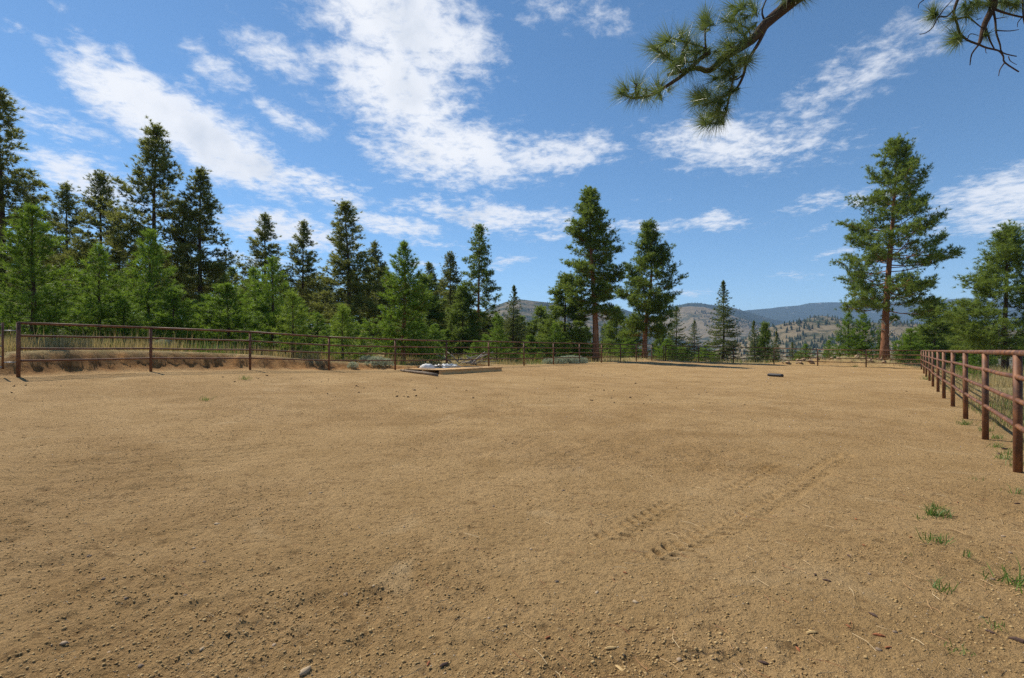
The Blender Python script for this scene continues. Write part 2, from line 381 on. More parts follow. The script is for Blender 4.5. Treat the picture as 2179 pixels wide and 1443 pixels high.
def land(x, y, full=False):
    x = np.asarray(x, float); y = np.asarray(y, float)
    sd_, bx, by, bs = edge_info(x, y); out = np.maximum(sd_, 0); inside = sd_ <= 0
    z = rbf(np.where(inside, x, bx), np.where(inside, y, by))
    # cut bank behind the left fence, highest at its near end
    k = np.where(bs > 25, 0.0, bs)
    bh = np.interp(k, [0, .6, 1.5, 2.4, 3.2, 4.2, 5.2, 7], [.66, .74, .66, .58, .42, .20, .08, .0])
    near = np.where((bs > PN-1), 1.0, 0.0); bh = np.where(near > 0, .55, bh); bh = np.where((bs > 14) & (near == 0), 0, bh)
    rag = .34*fbm(x*1.3, y*1.3, 4, 31)+.12*fbm(x*5, y*5, 3, 32)
    step = sstep(.55, 1.25, out+rag)*sstep(0.05, .5, out)
    z = z+bh*step + bh*.18*sstep(.15, .7, out+rag*.6)*(1-step)
    z = z+.25*bh*sstep(1.5, 9, out)
    # open ground outside
    far = sstep(8, 70, out); ang = np.arctan2(x, y)
    drop = np.interp(ang, [-1.6, -.8, -.25, .02, .2, .4, 1.0, 1.6, 3.2], [5, 6, 5, 1, -12, -26, -26, -12, 0])
    z = z+drop*far+(out > 0)*.18*fbm(x*.22, y*.22, 4, 3)*sstep(.3, 6, out)
    z = z-sstep(160, 700, out)*np.interp(ang, [-.3, .1], [12, 40])
    # mounds of spoil behind the far fence, by the big pine
    for mx_, my_, r_, h_ in ((26.0, 44.6, 2.6, .50), (31.0, 43.0, 3.2, .55), (29.0, 44.3, 2.0, .35), (12.2, 50.2, 2.8, .25), (-3.2, 32.5, 2.2, .22)):
        z = z+h_*np.exp(-((x-mx_)**2+(y-my_)**2)/(r_*r_))*(1+.35*fbm(x*1.4, y*1.4, 3, 77))*sstep(-.3, .8, out)
    if full: return z, sd_, bs, bh, step, inside
    return z
def lz(x, y): return float(land(np.array([x]), np.array([y]))[0])
def ground_at(px, D):        # world point on the land below photo column px at depth D
    x = (px-CX)/F*D; return Vector((x, D, lz(x, D)))
def on_ground(px, py):       # world point where the photo's ray meets the land
    D0 = 2.0
    ds = np.geomspace(2.0, 60, 900); xs = (px-CX)/F*ds; zz = EYE+(HY-py)/F*ds; g_ = land(xs, ds)
    i = int(np.argmax(zz <= g_)); p = Vector((xs[i], ds[i], g_[i]))
    if 'relief' in globals():                       # rest on the small relief of the sand too
        p.z += float(relief(np.array([p.x]), np.array([p.y]), np.array([.004*ds[i]]))[0])
    return p

# tyre tread prints pressed into the sand: start, end, half width
TRK = [((1560, 1122), (1800, 965), .13), ((1290, 1150), (1440, 1072), .12), ((1395, 1195), (1545, 1118), .12), ((1560, 1040), (1660, 985), .08)]
TRK = [(on_ground(*a), on_ground(*b), w) for a, b, w in TRK]
def relief(x, y, sp):
    """small relief of the sand; sp = local mesh spacing"""
    rough = sstep(-.25, .35, fbm(x*.55, y*.55, 3, 11))
    z = .030*fbm(x*.45, y*.45, 3, 5)
    for wl, amp, sd0 in ((.55, .018, 21), (.22, .015, 22), (.10, .016, 23), (.045, .0125, 24)):
        f = np.clip((wl/sp-2.0)/2.0, 0, 1)
        z = z+f*amp*fbm(x/wl, y/wl, 2, sd0)*(.35+.9*rough)
    # raked swirls left by a drag harrow
    cx, cy = -9.5, 15.5; rr_ = np.hypot(x-cx, y-cy); w = np.exp(-((x+5.5)**2+(y-10.5)**2)/26.0)*sstep(-.35, .2, fbm(x*.3, y*.3, 2, 41))*np.clip((.30/sp-2)/2, 0, 1)
    z = z+w*.018*np.sin(rr_*2*math.pi/.26+3*fbm(x*.3, y*.3, 2, 42))
    for a, b, hw in TRK:
        d = (b-a).to_2d(); ln = d.length; d /= ln
        s = (x-a.x)*d.x+(y-a.y)*d.y; t = -(x-a.x)*d.y+(y-a.y)*d.x
        m = sstep(-.15, .15, s)*sstep(ln+.15, ln-.15, s)*sstep(hw*1.2, hw*.8, np.abs(t))
        ph = np.mod((s-np.abs(t)*.55+np.where(t > 0, .065, 0))/.13, 1)
        z = z-m*(.001+.044*(.45+.55*sstep(-.2, .3, fbm(x*3, y*3, 2, 43)))*sstep(.0, .18, ph)*sstep(.62, .45, ph)*sstep(.0, .02, np.abs(t)-.012))
    return z

def build_ground():
    th = np.concatenate([np.linspace(-R(56), R(56), 640), np.linspace(R(56), R(304), 64)[1:-1]])
    rings = np.concatenate([np.linspace(.25, 1.9, 14), np.geomspace(1.95, 8.5, 360), np.geomspace(8.62, 60, 210)[0:], np.geomspace(63, 4200, 50)])
    T, RR = np.meshgrid(th, rings); x = RR*np.sin(T); y = RR*np.cos(T)
    sp = np.maximum(np.gradient(rings)[:, None]*np.ones_like(T), RR*np.where(np.abs(T) < R(56.1), R(112)/640, R(4)))
    z, sd_, bs, bh, step, ins = land(x.ravel(), y.ravel(), True)
    sp = sp.ravel(); x = x.ravel(); y = y.ravel()
    wgt = np.where(ins, 1, np.clip(1-sd_/1.0, .35, 1))
    z = z+np.where(RR.ravel() < 70, relief(x, y, sp)*wgt, 0)
    # broken earth on the face of the bank
    face = step*(1-step)*4*(bh > .05)
    z = z+face*.16*fbm(x*2.6, y*2.6, 4, 51)
    v = np.stack([x, y, z], 1); nr, nc = RR.shape
    i = np.arange(nr-1)[:, None]*nc; j = np.arange(nc)[None, :]; j2 = (j+1) % nc
    f = np.stack([i+j, i+j2, i+nc+j2, i+nc+j], -1).reshape(-1, 4)[:, ::-1]
    v = np.vstack([v, [[0, 0, lz(0, 0)]]]); ci = len(v)-1
    grass = sstep(.2, 1.5, sd_+.8*fbm(x*.9, y*.9, 4, 61))*np.where(bh > .05, sstep(.55, .95, step), 1)
    bank = np.where(bh > .04, sstep(.15, .6, sd_+.3*fbm(x*1.1, y*1.1, 3, 62))*(1-sstep(.65, .98, step)), 0)
    rgh = sstep(-.45, .45, fbm(x*.55, y*.55, 3, 11)+.45*fbm(x*2.1, y*2.1, 3, 12)+.25*fbm(x*.13, y*.5, 3, 14))
    grass = np.append(grass, 0); bank = np.append(bank, 0)
    me = np_mesh('ground', v, f, True, {'grass': grass, 'bank': bank, 'rough': np.append(rgh, 0)})
    o = link('ground', me, M_ground); tag(o, kind='structure')
    return o
GROUND = build_ground()

# ------------------------------------------------------------------ hills
def hill(name, ridge, D, depth, m, seed, base=-60, nx=220, ny=46, amp=.05, ext=.35):
    rp = np.array(ridge, float); x0, x1 = rp[0, 0], rp[-1, 0]; pxs = np.linspace(x0, x1, nx)
    zr = np.interp(pxs, rp[:, 0], EYE+(HY-rp[:, 1])/F*D); X = (pxs-CX)/F*D
    t = np.concatenate([np.linspace(-1, 0, ny), np.linspace(0, 1, ny//2)[1:]])
    Xg, Tg = np.meshgrid(X, t); Z0 = np.meshgrid(zr, t)[0]
    prof = np.where(Tg < 0, (1-np.abs(Tg))**1.15, (1-Tg)**1.3)
    Yg = D+Tg*depth; hh = (Z0-base)
    nz = fbm(Xg/depth*3.0+seed, Yg/depth*3.0, 5, seed)
    rough = fbm(Xg/depth*14, Yg/depth*14, 3, seed+5)*.012*hh.max()
    Z = base+hh*np.clip(prof+amp*4*nz*(1-prof)*prof, 0, 1.0)+rough*sstep(0, .15, np.abs(Tg)+.05)
    v = np.stack([Xg.ravel(), Yg.ravel(), Z.ravel()], 1); nr, nc = Xg.shape
    i = np.arange(nr-1)[:, None]*nc; j = np.arange(nc-1)[None, :]
    f = np.stack([i+j, i+j+1, i+nc+j+1, i+nc+j], -1).reshape(-1, 4)
    o = link(name, np_mesh(name, v, f, True), m); tag(o, kind='structure')
    return Xg, Yg, Z
hA = hill('hill', [(900, 760), (960, 690), (1010, 672), (1045, 655), (1075, 643), (1105, 637), (1140, 641), (1180, 645), (1230, 651), (1262, 657), (1290, 662), (1325, 673), (1370, 690), (1450, 730), (1500, 765)], 2200, 900, hill_mat('hill_dry_grass_a', .52), 3)
hB = hill('hill', [(1120, 750), (1200, 690), (1270, 664), (1300, 657), (1325, 657), (1345, 664), (1400, 676), (1440, 700), (1520, 750)], 3800, 1100, hill_mat('hill_wooded_b', .62), 4)
hC = hill('hill', [(1290, 760), (1340, 712), (1380, 690), (1420, 668), (1445, 654), (1470, 652), (1500, 654), (1530, 662), (1570, 676), (1620, 690), (1680, 705), (1760, 730), (1850, 765)], 2600, 1000, hill_mat('hill_dry_grass_c', .46), 6)
hC2 = hill('hill', [(1300, 750), (1400, 672), (1440, 650), (1465, 645), (1490, 645), (1515, 649), (1560, 655), (1600, 667), (1640, 679), (1680, 687), (1740, 698), (1850, 720), (1980, 765)], 3600, 1100, hill_mat('hill_wooded_c', .60), 8)
hD = hill('mountain_range', [(1000, 760), (1300, 690), (1500, 672), (1560, 665), (1590, 660), (1640, 656), (1660, 653), (1700, 650), (1720, 645), (1780, 643), (1830, 645), (1880, 642), (1950, 640), (2020, 637), (2060, 634), (2120, 640), (2200, 646), (2400, 660), (2800, 690), (3300, 760)], 5400, 2000, hill_mat('mountain_wooded', .80, rock=.63), 10, amp=.07, nx=300)
hE = hill('hill', [(1480, 775), (1560, 735), (1600, 714), (1640, 696), (1665, 689), (1690, 685), (1720, 683), (1760, 682), (1800, 684), (1900, 688), (2000, 690), (2100, 697), (2250, 712), (2400, 735), (2600, 775)], 1050, 420, hill_mat('hill_dry_grass_e', .46), 12, base=-30)
hE2 = hill('hill', [(1640, 720), (1690, 690), (1720, 677), (1745, 672), (1770, 674), (1800, 684), (1850, 700), (1900, 720)], 1500, 320, hill_mat('hill_dry_grass_e2', .47), 14, base=20)

# ------------------------------------------------------------------ pines
def needles(pos, dirs, L_, w, N_, spread=.85, r=None, taper=True, back=.55, tint=None):
    """tufts of needles: (k,3) positions and directions -> triangles"""
    r = r or rng; k = len(pos); d = np.repeat(dirs, N_, 0)+r.normal(0, spread, (k*N_, 3)); d /= np.linalg.norm(d, axis=1)[:, None]+1e-9
    ln = (np.repeat(L_, N_) if hasattr(L_, '__len__') else L_)*r.uniform(.6, 1.1, k*N_)
    p = np.repeat(pos, N_, 0)-np.repeat(dirs, N_, 0)*(ln*back*r.random(k*N_))[:, None]
    s = np.cross(d, r.normal(0, 1, d.shape)); s /= np.linalg.norm(s, axis=1)[:, None]+1e-9
    s *= w*.5
    q = d*ln[:, None]
    v = np.stack([p-s, p+s, p+q*.55+s*.9, p+q, ], 1) if False else np.stack([p-s, p+s, p+q], 1)
    f = np.arange(k*N_*3).reshape(-1, 3)
    tt = np.repeat(r.random(k) if tint is None else tint, N_*3)*.85+.15*np.repeat(r.random(k*N_), 3)
    return v.reshape(-1, 3), f, tt
def pine_meshes(name, seed, Ht, cb, Rr, nbr, tr, kind='pine', lean=(0, 0), tl=.30, tn=15, tw=.040, dens=8.0, twigs=0, dead=0, upturn=.2, bottom_droop=-14, gaps=.15):
    r = np.random.default_rng(seed); tb = MB()
    wob = r.normal(0, .012*Ht, (2, 5))
    def axis(t):
        return Vector((lean[0]*t+wob[0, 0]*math.sin(3*t)+wob[0, 1]*math.sin(7*t)*.3, lean[1]*t+wob[1, 0]*math.sin(3.4*t)+wob[1, 1]*math.sin(6*t)*.3, Ht*t))
    ts = np.linspace(0, 1, 16); tb.tube([axis(t)-Vector((0, 0, .25 if t == 0 else 0)) for t in ts], [max(.012, tr*((1-t)**.85)*(1+.35*math.exp(-t*30))) for t in ts], 9)
    pos, dr, sc = [], [], []
    def tuft(p, d, s=1.0): pos.append(p); dr.append(d); sc.append(s)
    az0 = r.uniform(0, 6.28); gapA = r.uniform(0, 6.28, 4); gapT = r.uniform(.1, .9, 4)
    for i in range(nbr):
        t = (i+r.random())/nbr; t = t**.92
        if kind == 'fir': prof = (1-t)**.9*.97+.03
        elif kind == 'young': prof = ((1-t)**.80)*(.82+.18*min(1, t/.14))+.04
        else: prof = ((1-t)**.68)*(.62+.38*min(1, t/.25))+.06
        az_ = az0+i*2.39996+r.normal(0, .35)
        if any(abs(((az_-ga+3.14) % 6.28)-3.14) < .5 and abs(t-gt) < .07 for ga, gt in zip(gapA, gapT)) and r.random() < .8: continue
        Lb = Rr*prof*(r.uniform(.62, 1.15) if kind == 'pine' else r.uniform(.7, 1.15) if kind == 'young' else r.uniform(.85, 1.1))
        if kind == 'fir': ea = np.interp(t, [0, .6, 1], [-18, 5, 50])
        elif kind == 'young': ea = np.interp(t, [0, .5, 1], [-6, 20, 62])
        else: ea = np.interp(t, [0, .35, .75, 1], [bottom_droop, 4, 28, 62])
        ea = R(ea+r.normal(0, 8)); d = Vector((math.cos(az_)*math.cos(ea), math.sin(az_)*math.cos(ea), math.sin(ea)))
        b = axis(cb+(1-cb)*t*.985); side = Vector((-math.sin(az_), math.cos(az_), 0))
        bend = r.normal(0, .10); up = upturn*r.uniform(.6, 1.4)
        def bp(s): return b+d*(Lb*s)+side*(bend*Lb*s*s)+Vector((0, 0, 1))*(Lb*(up*s*s*s-.10*s*(1-s)))
        br = max(.008, tr*.24*(Lb/Rr)**.8*(.5+.5*(1-t)))
        tb.tube([bp(s) for s in (0, .3, .6, 1)], [br, br*.75, br*.5, .006], 4, False)
        if kind == 'fir':
            ns = max(3, int(Lb*dens)); ss = np.linspace(.15, 1, ns)
            for s in ss:
                p = bp(s)
                for sg in (-1, 1):
                    l2 = Lb*.42*(1.12-s)*r.uniform(.7, 1.2)+.08; d2 = (d*.7+side*sg*.9+Vector((0, 0, r.normal(-.06, .12)))).normalized()
                    for q in np.arange(.25, 1.01, max(.2, .20/max(l2, .1))): tuft(p+d2*(l2*q), d2, .85)
            tuft(bp(1), d)
        else:
            ns = max(2, int(Lb*dens*(.55 if kind == 'young' else .56))); s0 = .12 if kind == 'young' else .25
            for s in np.linspace(s0, 1, ns)+r.normal(0, .03, ns):
                p = bp(min(s, 1)); sg = -1 if r.random() < .5 else 1
                d2 = (d*r.uniform(.3, 1.0)+side*sg*r.uniform(.2, 1.1)+Vector((0, 0, r.uniform(-.05, .75)))).normalized()
                l2 = (Lb*.32*(1.2-s)+.16)*r.uniform(.5, 1.4); e = p+d2*l2
                if twigs and r.random() < twigs: tb.tube([p, e], [max(.006, br*.35), .004], 3, False)
                if kind == 'young':
                    tuft(e, (d2+Vector((0, 0, .45))).normalized()); nq = int(l2/.20)
                    for q in range(nq):
                        f_ = (q+.6)/(nq+.4); tuft(p+d2*(l2*f_)+Vector(r.normal(0, .07, 3)), (d2+Vector(r.normal(0, .5, 3))+Vector((0, 0, .4))).normalized(), .9)
                else:
                    pr = r.uniform(.12, .24)        # a puff of tufts at the end of the spray
                    for q in range(r.integers(5, 10)):
                        o_ = Vector(r.normal(0, 1, 3)*np.array([1.1, 1.1, .7]))*pr; tuft(e+o_, (o_.normalized()+d2*.5+Vector((0, 0, .55))).normalized(), r.uniform(.75, 1.1))
            tuft(bp(1), (d+Vector((0, 0, .5))).normalized(), 1.05)
    for q in range(5): tuft(axis(1-.012*q), Vector((r.normal(0, .3), r.normal(0, .3), 1)).normalized(), .8)
    for q in range(dead):
        t = cb*r.uniform(.62, 1.05); a = r.uniform(0, 6.28); l = r.uniform(.5, 1.3)*Rr*.4; p = axis(t); d = Vector((math.cos(a), math.sin(a), r.uniform(-.3, .25)))
        pts = [p, p+d*l*.5+Vector((0, 0, .06*l)), p+d*l+Vector(r.normal(0, .12*l, 3))-Vector((0, 0, .15*l))]
        tb.tube(pts, [.03, .02, .006], 4, False)
    pos = np.array([tuple(p) for p in pos]); dr = np.array([tuple(p) for p in dr]); sc = np.array(sc)
    # light and dark clumps: the tint drifts from branch to branch
    tt = np.clip(.5+.30*fbm(pos[:, 0]*1.1+seed, pos[:, 2]*1.1+pos[:, 1], 3, seed)*1.6+r.normal(0, .17, len(pos)), 0, .94)
    tt[r.random(len(pos)) < .012] = 1.0
    v, f, ti = needles(pos, dr, tl*sc, tw, tn, {'fir': .6, 'young': .62}.get(kind, .8), r, tint=tt)
    return tb.mesh(name+'_trunk', True), np_mesh(name+'_crown', v, f, False, ti)
PROTO = {}
def proto(key, bark, leaf, **kw):
    tm, cm = pine_meshes(key, **kw); tm.materials.append(bark); cm.materials.append(leaf); PROTO[key] = (tm, cm, kw['Ht'], kw['Rr'])
# name: Ht, crown base fraction, crown radius...
proto('tallA', M_barkd, M_pine, seed=1, Ht=16, cb=.20, Rr=2.7, nbr=105, tr=.22, twigs=.4, dead=6)
proto('tallB', M_barkd, M_pine, seed=2, Ht=16, cb=.27, Rr=2.6, nbr=90, tr=.20, dens=8, twigs=.5, dead=8, upturn=.3)
proto('tallC', M_barkd, M_pine, seed=3, Ht=16, cb=.10, Rr=2.6, nbr=120, tr=.22, twigs=.3)
proto('tallD', M_bark, M_mid, seed=4, Ht=16, cb=.26, Rr=2.4, nbr=85, tr=.20, twigs=.4, dead=6)
proto('midA', M_barkd, M_mid, seed=5, Ht=8, cb=.06, Rr=2.0, nbr=80, tr=.12, dens=12, tl=.27, tn=15, tw=.036)
proto('youngA', M_barkd, M_young, seed=6, Ht=6, cb=.08, Rr=1.8, nbr=84, tr=.10, kind='young', dens=11, tl=.27, tn=20, tw=.020)
proto('youngB', M_barkd, M_young, seed=7, Ht=6, cb=.04, Rr=1.7, nbr=86, tr=.09, kind='young', dens=11, tl=.27, tn=20, tw=.021)
proto('youngC', M_barkd, M_young, seed=8, Ht=4, cb=.02, Rr=1.7, nbr=78, tr=.07, kind='young', dens=14, tl=.23, tn=20, tw=.019)
proto('sapling', M_barkd, M_yellow, seed=9, Ht=2.8, cb=.03, Rr=.75, nbr=55, tr=.05, kind='young', dens=20, tl=.18, tn=20, tw=.013)
proto('firA', M_barkd, M_fir, seed=10, Ht=8, cb=.04, Rr=1.9, nbr=150, tr=.11, kind='fir', dens=5.5, tl=.20, tn=11, tw=.034)
proto('firB', M_barkd, M_fir, seed=11, Ht=8, cb=.03, Rr=2.2, nbr=130, tr=.11, kind='fir', dens=5.5, tl=.20, tn=11, tw=.036)
proto('openA', M_bark, M_mid, seed=12, Ht=15.5, cb=.27, Rr=2.75, nbr=125, tr=.28, dens=10.5, twigs=.5, dead=3, lean=(-.55, 0), tw=.036)
proto('openB', M_bark, M_mid, seed=13, Ht=13.5, cb=.17, Rr=3.3, nbr=130, tr=.25, dens=10.5, twigs=.5, dead=4, lean=(.35, 0), tw=.036)
proto('giant', M_bark, M_mid, seed=14, Ht=19.5, cb=.22, Rr=5.2, nbr=118, tr=.35, dens=9.5, twigs=.7, dead=0, lean=(1.35, .3), tl=.32, tw=.034, bottom_droop=-12)
proto('edge', M_barkd, M_mid, seed=15, Ht=10, cb=.12, Rr=2.9, nbr=105, tr=.18, dens=11, twigs=.6, tl=.28, tw=.026, tn=17, upturn=.3)
proto('orange', M_bark, M_young, seed=16, Ht=9, cb=.10, Rr=2.1, nbr=140, tr=.13, kind='young', dens=11, tl=.26, tn=18, tw=.026)
def tree(key, px, top, D, hw, label, group=None, rot=None, name='pine_tree', sink=0.0, base=None):
    tm, cm, Ht, Rr = PROTO[key]; b = ground_at(px, D)
    if base is not None: b.z = base
    b.z -= sink
    ht = EYE+(HY-top)/F*D-b.z; s = ht/Ht; w = (hw/F*D)/(Rr*(.80 if 'young' in key or key in ('sapling', 'orange') else .90))
    root = empty(name, b, random.uniform(0, 6.28) if rot is None else rot); root.scale = (w, w, s)
    o = link('trunk', tm, None, root); c = link('crown', cm, None, root)
    tag(root, label, 'fir tree' if 'fir' in key else 'pine tree', group)
    return root
G1 = 'pines behind the left fence'
tree('tallC', -6, 190, 33, 88, 'tallest dark pine, beside the grey gate, rising far above the young pines', G1)
tree('youngA', 66, 440, 18.5, 92, 'large bright green young pine with visible bark trunk beside the grey gate', G1)
tree('tallB', 142, 395, 46, 52, 'dark pine with thin ragged top, behind the big bright young pine', G1)
tree('tallA', 213, 372, 42, 58, 'dark broad-topped pine standing behind two bright young pines', G1)
tree('tallB', 333, 272, 39, 80, 'very tall dark pine with pointed top and see-through branches', G1)
tree('tallA', 428, 366, 39, 66, 'tall dark open pine with bare trunk, next to the very tall pointed pine', G1)
tree('youngB', 212, 525, 21, 62, 'bright green conical young pine between the big young pine and its taller neighbour', G1)
tree('youngA', 322, 493, 24, 66, 'bright green young pine in front of the very tall pointed pine', G1)
tree('youngC', 372, 618, 22.5, 62, 'low rounded light green pine bush behind the second fence span', G1)
tree('youngC', 482, 608, 24, 80, 'wide low green pine bush behind the fence post', G1)
tree('youngB', 120, 600, 21, 60, 'low dark green young pine beneath the big bright young pine', G1)
tree('tallB', 563, 460, 50, 50, 'slim dark pine above a pair of bright young pines', G1)
tree('youngB', 578, 552, 27, 62, 'bright young pine with a twin tip, in front of the slim dark pine', G1)
tree('youngA', 540, 572, 28, 52, 'smaller of the paired bright young pines', G1)
tree('tallB', 645, 475, 49, 44, 'slim see-through dark pine with a straight trunk', G1)
tree('tallC', 735, 432, 44, 68, 'broad dense dark pine with branches down to the ground', G1)
tree('sapling', 622, 625, 24.5, 36, 'small yellow-green sapling pine close behind the fence', G1)
tree('sapling', 730, 656, 27, 35, 'smaller yellow-green sapling below the broad dense dark pine', G1)
tree('tallB', 798, 518, 52, 38, 'narrow dark pine between the broad dense pine and the orange-trunked pine', G1)
tree('orange', 858, 516, 30, 68, 'full light green pine with a slim orange trunk', G1)
tree('tallC', 912, 560, 60, 32, 'narrow dark pine just behind the orange-trunked pine', G1)
tree('tallA', 958, 541, 55, 36, 'dark pine left of the slender orange-stemmed tall pine', G1)
tree('tallD', 1020, 482, 47, 42, 'tall slender pine with long bare reddish stem above the wooden platform', G1)
tree('midA', 985, 612, 46, 42, 'dense mid-height pine below the slender tall pine', G1)
tree('youngB', 1056, 668, 38, 32, 'bright young pine beside the dark pointed fir', G1)
tree('firA', 1094, 607, 58, 38, 'dark pointed fir standing alone against the hill', G1, name='fir_tree')
tree('midA', 1150, 655, 58, 36, 'grey-green pine between the dark fir and the leaning pine', G1)
tree('midA', 1203, 590, 47, 56, 'bushy yellowish pine leaning against the tall bent-trunk pine', G1)
tree('openA', 1268, 405, 45, 66, 'tall pine with bent reddish trunk at the fence post', G1, rot=0)
tree('openB', 1372, 478, 50.5, 66, 'full-crowned pine with pale trunk by the gap in the fence', G1, rot=0)
G2 = 'trees beyond the far fence'
tree('midA', 1312, 655, 66, 34, 'mid-height pine filling the gap between the two tall pines', G2)
tree('firB', 1440, 652, 62, 34, 'soft grey-green fir beside the full-crowned pine', G2, name='fir_tree')
tree('firB', 1478, 682, 60, 28, 'small dark fir next to the tall pointed fir', G2, name='fir_tree')
tree('firA', 1538, 597, 56, 42, 'tall pointed fir standing alone behind the far fence', G2, name='fir_tree')
tree('firA', 1604, 682, 64, 26, 'dark round-topped fir right of the tall pointed fir', G2, name='fir_tree')
tree('midA', 1628, 690, 66, 24, 'dark pine touching the round-topped fir', G2)
tree('firA', 1652, 704, 60, 20, 'short dark fir before the tan hillside', G2, name='fir_tree')
tree('firB', 1686, 728, 58, 20, 'lowest little fir before the tan hillside', G2, name='fir_tree')
tree('youngB', 1716, 733, 56, 22, 'small bright young pine before the tan hillside', G2)
tree('youngB', 1806, 668, 52, 34, 'young pine, one of a pair left of the giant pine', G2)
tree('youngA', 1838, 670, 51, 40, 'fuller young pine against the giant pine trunk', G2)
tree('youngB', 1765, 725, 54, 22, 'low green young pine behind the rock heap', G2)
tree('giant', 1882, 300, 43.2, 108, 'giant orange-barked pine rising behind the far fence corner', G2, rot=0)
tree('midA', 1985, 640, 50, 60, 'dense pine right of the giant pine, over the fence corner', G2)
tree('midA', 2035, 660, 56, 50, 'loose pine between the giant pine and the right edge pine', G2)
tree('youngA', 1935, 700, 48, 40, 'bushy young pine at the foot of the giant pine', G2)
tree('edge', 2140, 490, 34, 92, 'dark pine with bent trunk outside the rusty right fence', G2)
tree('youngC', 2072, 752, 27, 22, 'little bright pine behind the right fence rails', G2)
# the wood that closes the view behind them
fill = random.Random(11); kinds = ['tallA', 'tallC', 'midA', 'tallB', 'midA', 'tallC']
for k in range(46):
    px = -60+k*25.5+fill.uniform(-10, 10); D = fill.uniform(50, 86)
    top = np.interp(px, [-60, 100, 450, 560, 800, 900, 1060, 1100], [520, 520, 560, 610, 590, 610, 640, 668])+fill.uniform(-22, 45)
    tree(kinds[k % 6], px, top, D, fill.uniform(34, 52)*52/D+6, {'tallA': 'broad open dark pine', 'tallC': 'dense dark pine branched to the ground', 'midA': 'shorter yellowish green pine', 'tallB': 'thin ragged dark pine'}[kinds[k % 6]]+' in the closed wood behind the fence-side pines', 'pines of the closed wood behind')
for k in range(16):
    px = 1060+k*24+fill.uniform(-8, 8); D = fill.uniform(62, 95)
    tree(['midA', 'firB', 'midA', 'firA'][k % 4], px, np.interp(px, [1060, 1300, 1450], [682, 690, 705])+fill.uniform(-12, 16), D, fill.uniform(20, 30), ['low green pine', 'broad soft fir', 'low green pine', 'narrow pointed fir'][k % 4]+' at the foot of the hills behind the far fence', 'low trees at the foot of the hills')
for k in range(14):
    px = 1880+k*26+fill.uniform(-8, 8); D = fill.uniform(60, 100)
    tree(['midA', 'firB', 'midA'][k % 3], px, fill.uniform(700, 735), D, fill.uniform(20, 32), 'low tree on the slope beyond the right fence', 'low trees beyond the right fence')
for k, (px, top, D, hw) in enumerate([(1128, 715, 42, 30), (1180, 690, 43, 36), (1232, 712, 46, 28), (1335, 712, 55, 30), (1420, 722, 54, 26), (1500, 735, 52, 26), (1012, 725, 38, 24), (935, 735, 33, 22), (770, 720, 29, 26), (690, 705, 30, 34), (900, 690, 40, 32), (1075, 720, 42, 24), (440, 655, 24, 48), (265, 640, 21, 50), (525, 670, 27, 34)]):
    tree(['youngC', 'youngB'][k % 2], px, top, D, hw, 'knee-high to head-high bright green young pine just behind the fence', 'small young pines just behind the fence')

low = random.Random(17)
for k in range(30):
    px = -40+k*37+low.uniform(-14, 14); D = np.interp(px, [-40, 300, 600, 900, 1080], [20, 23, 28, 36, 44])*low.uniform(1.12, 1.36)
    tree(['youngC', 'youngB', 'youngA'][k % 3], px, np.interp(px, [-40, 500, 800, 1080], [625, 645, 675, 700])+low.uniform(-25, 30), D, low.uniform(40, 58)*22/D+12, ['low rounded', 'dense conical', 'tall loose'][k % 3]+' green young pine in the thicket behind the left fence', 'young pines of the thicket behind the left fence')
# bare silvery dead limbs on the giant pine
b0 = ground_at(1882, 43.2)
# ------------------------------------------------------------------ hillside pines
def cone_mesh(name, seed):
    r = np.random.default_rng(seed); mb = MB()
    for z0, z1, rad in ((.1, .55, .30), (.35, .8, .22), (.6, 1.0, .13)):
        k = 6; v = [((rad*r.uniform(.75, 1.2))*math.cos(6.283*i/k), (rad*r.uniform(.75, 1.2))*math.sin(6.283*i/k), z0+r.uniform(-.05, .05)) for i in range(k)]+[(r.normal(0, .01), r.normal(0, .01), z1)]
        mb.add(v, [(i, (i+1) % k, k) for i in range(k)])
    mb.box((0, 0, .05), (.04, .04, .3)); return mb.mesh(name)
far_leaf = plain_mat('far_pine_foliage', (.020, .034, .016), (.050, .068, .030), .6, .9)
cones = [cone_mesh('hillside_pine', k) for k in range(4)]
for c in cones: c.materials.append(far_leaf)
def on_hill(hg, cond, count, r):
    Xg, Yg, Z = hg; out = []; tries = 0
    while len(out) < count and tries < 60000:
        tries += 1; i = r.integers(2, Xg.shape[0]-2); j = r.integers(2, Xg.shape[1]-2)
        fx, fy = r.random(), r.random()
        x = Xg[i, j]+(Xg[i, j+1]-Xg[i, j])*fx; y = Yg[i, j]+(Yg[i+1, j]-Yg[i, j])*fy
        z = Z[i, j]*(1-fx)*(1-fy)+Z[i, j+1]*fx*(1-fy)+Z[i+1, j]*(1-fx)*fy+Z[i+1, j+1]*fx*fy
        px, py = CX+F*x/y, HY-F*(z-EYE)/y
        if cond(x, y, px, py): out.append((x, y, z))
    return out
r3 = np.random.default_rng(33)
def condE(x, y, px, py):
    return 1560 < px < 2200 and y < 1075 and py < 742 and fbm(np.array([x*.012]), np.array([y*.012]), 3, 91)[0]+.75*(py-700)/45*.5 > .02+.25*r3.random()-.15
for k, (x, y, z) in enumerate(on_hill(hE, condE, 290, r3)):
    o = link('hillside_pine', cones[k % 4]); s = r3.uniform(6.5, 12); o.location = (x, y, z-.4); o.scale = (s*.85, s*.85, s); o.rotation_euler = (0, 0, r3.uniform(0, 6))
    tag(o, 'tiny dark pine dotted over the near tan hillside', 'pine tree', 'pines dotted over the near tan hillside')
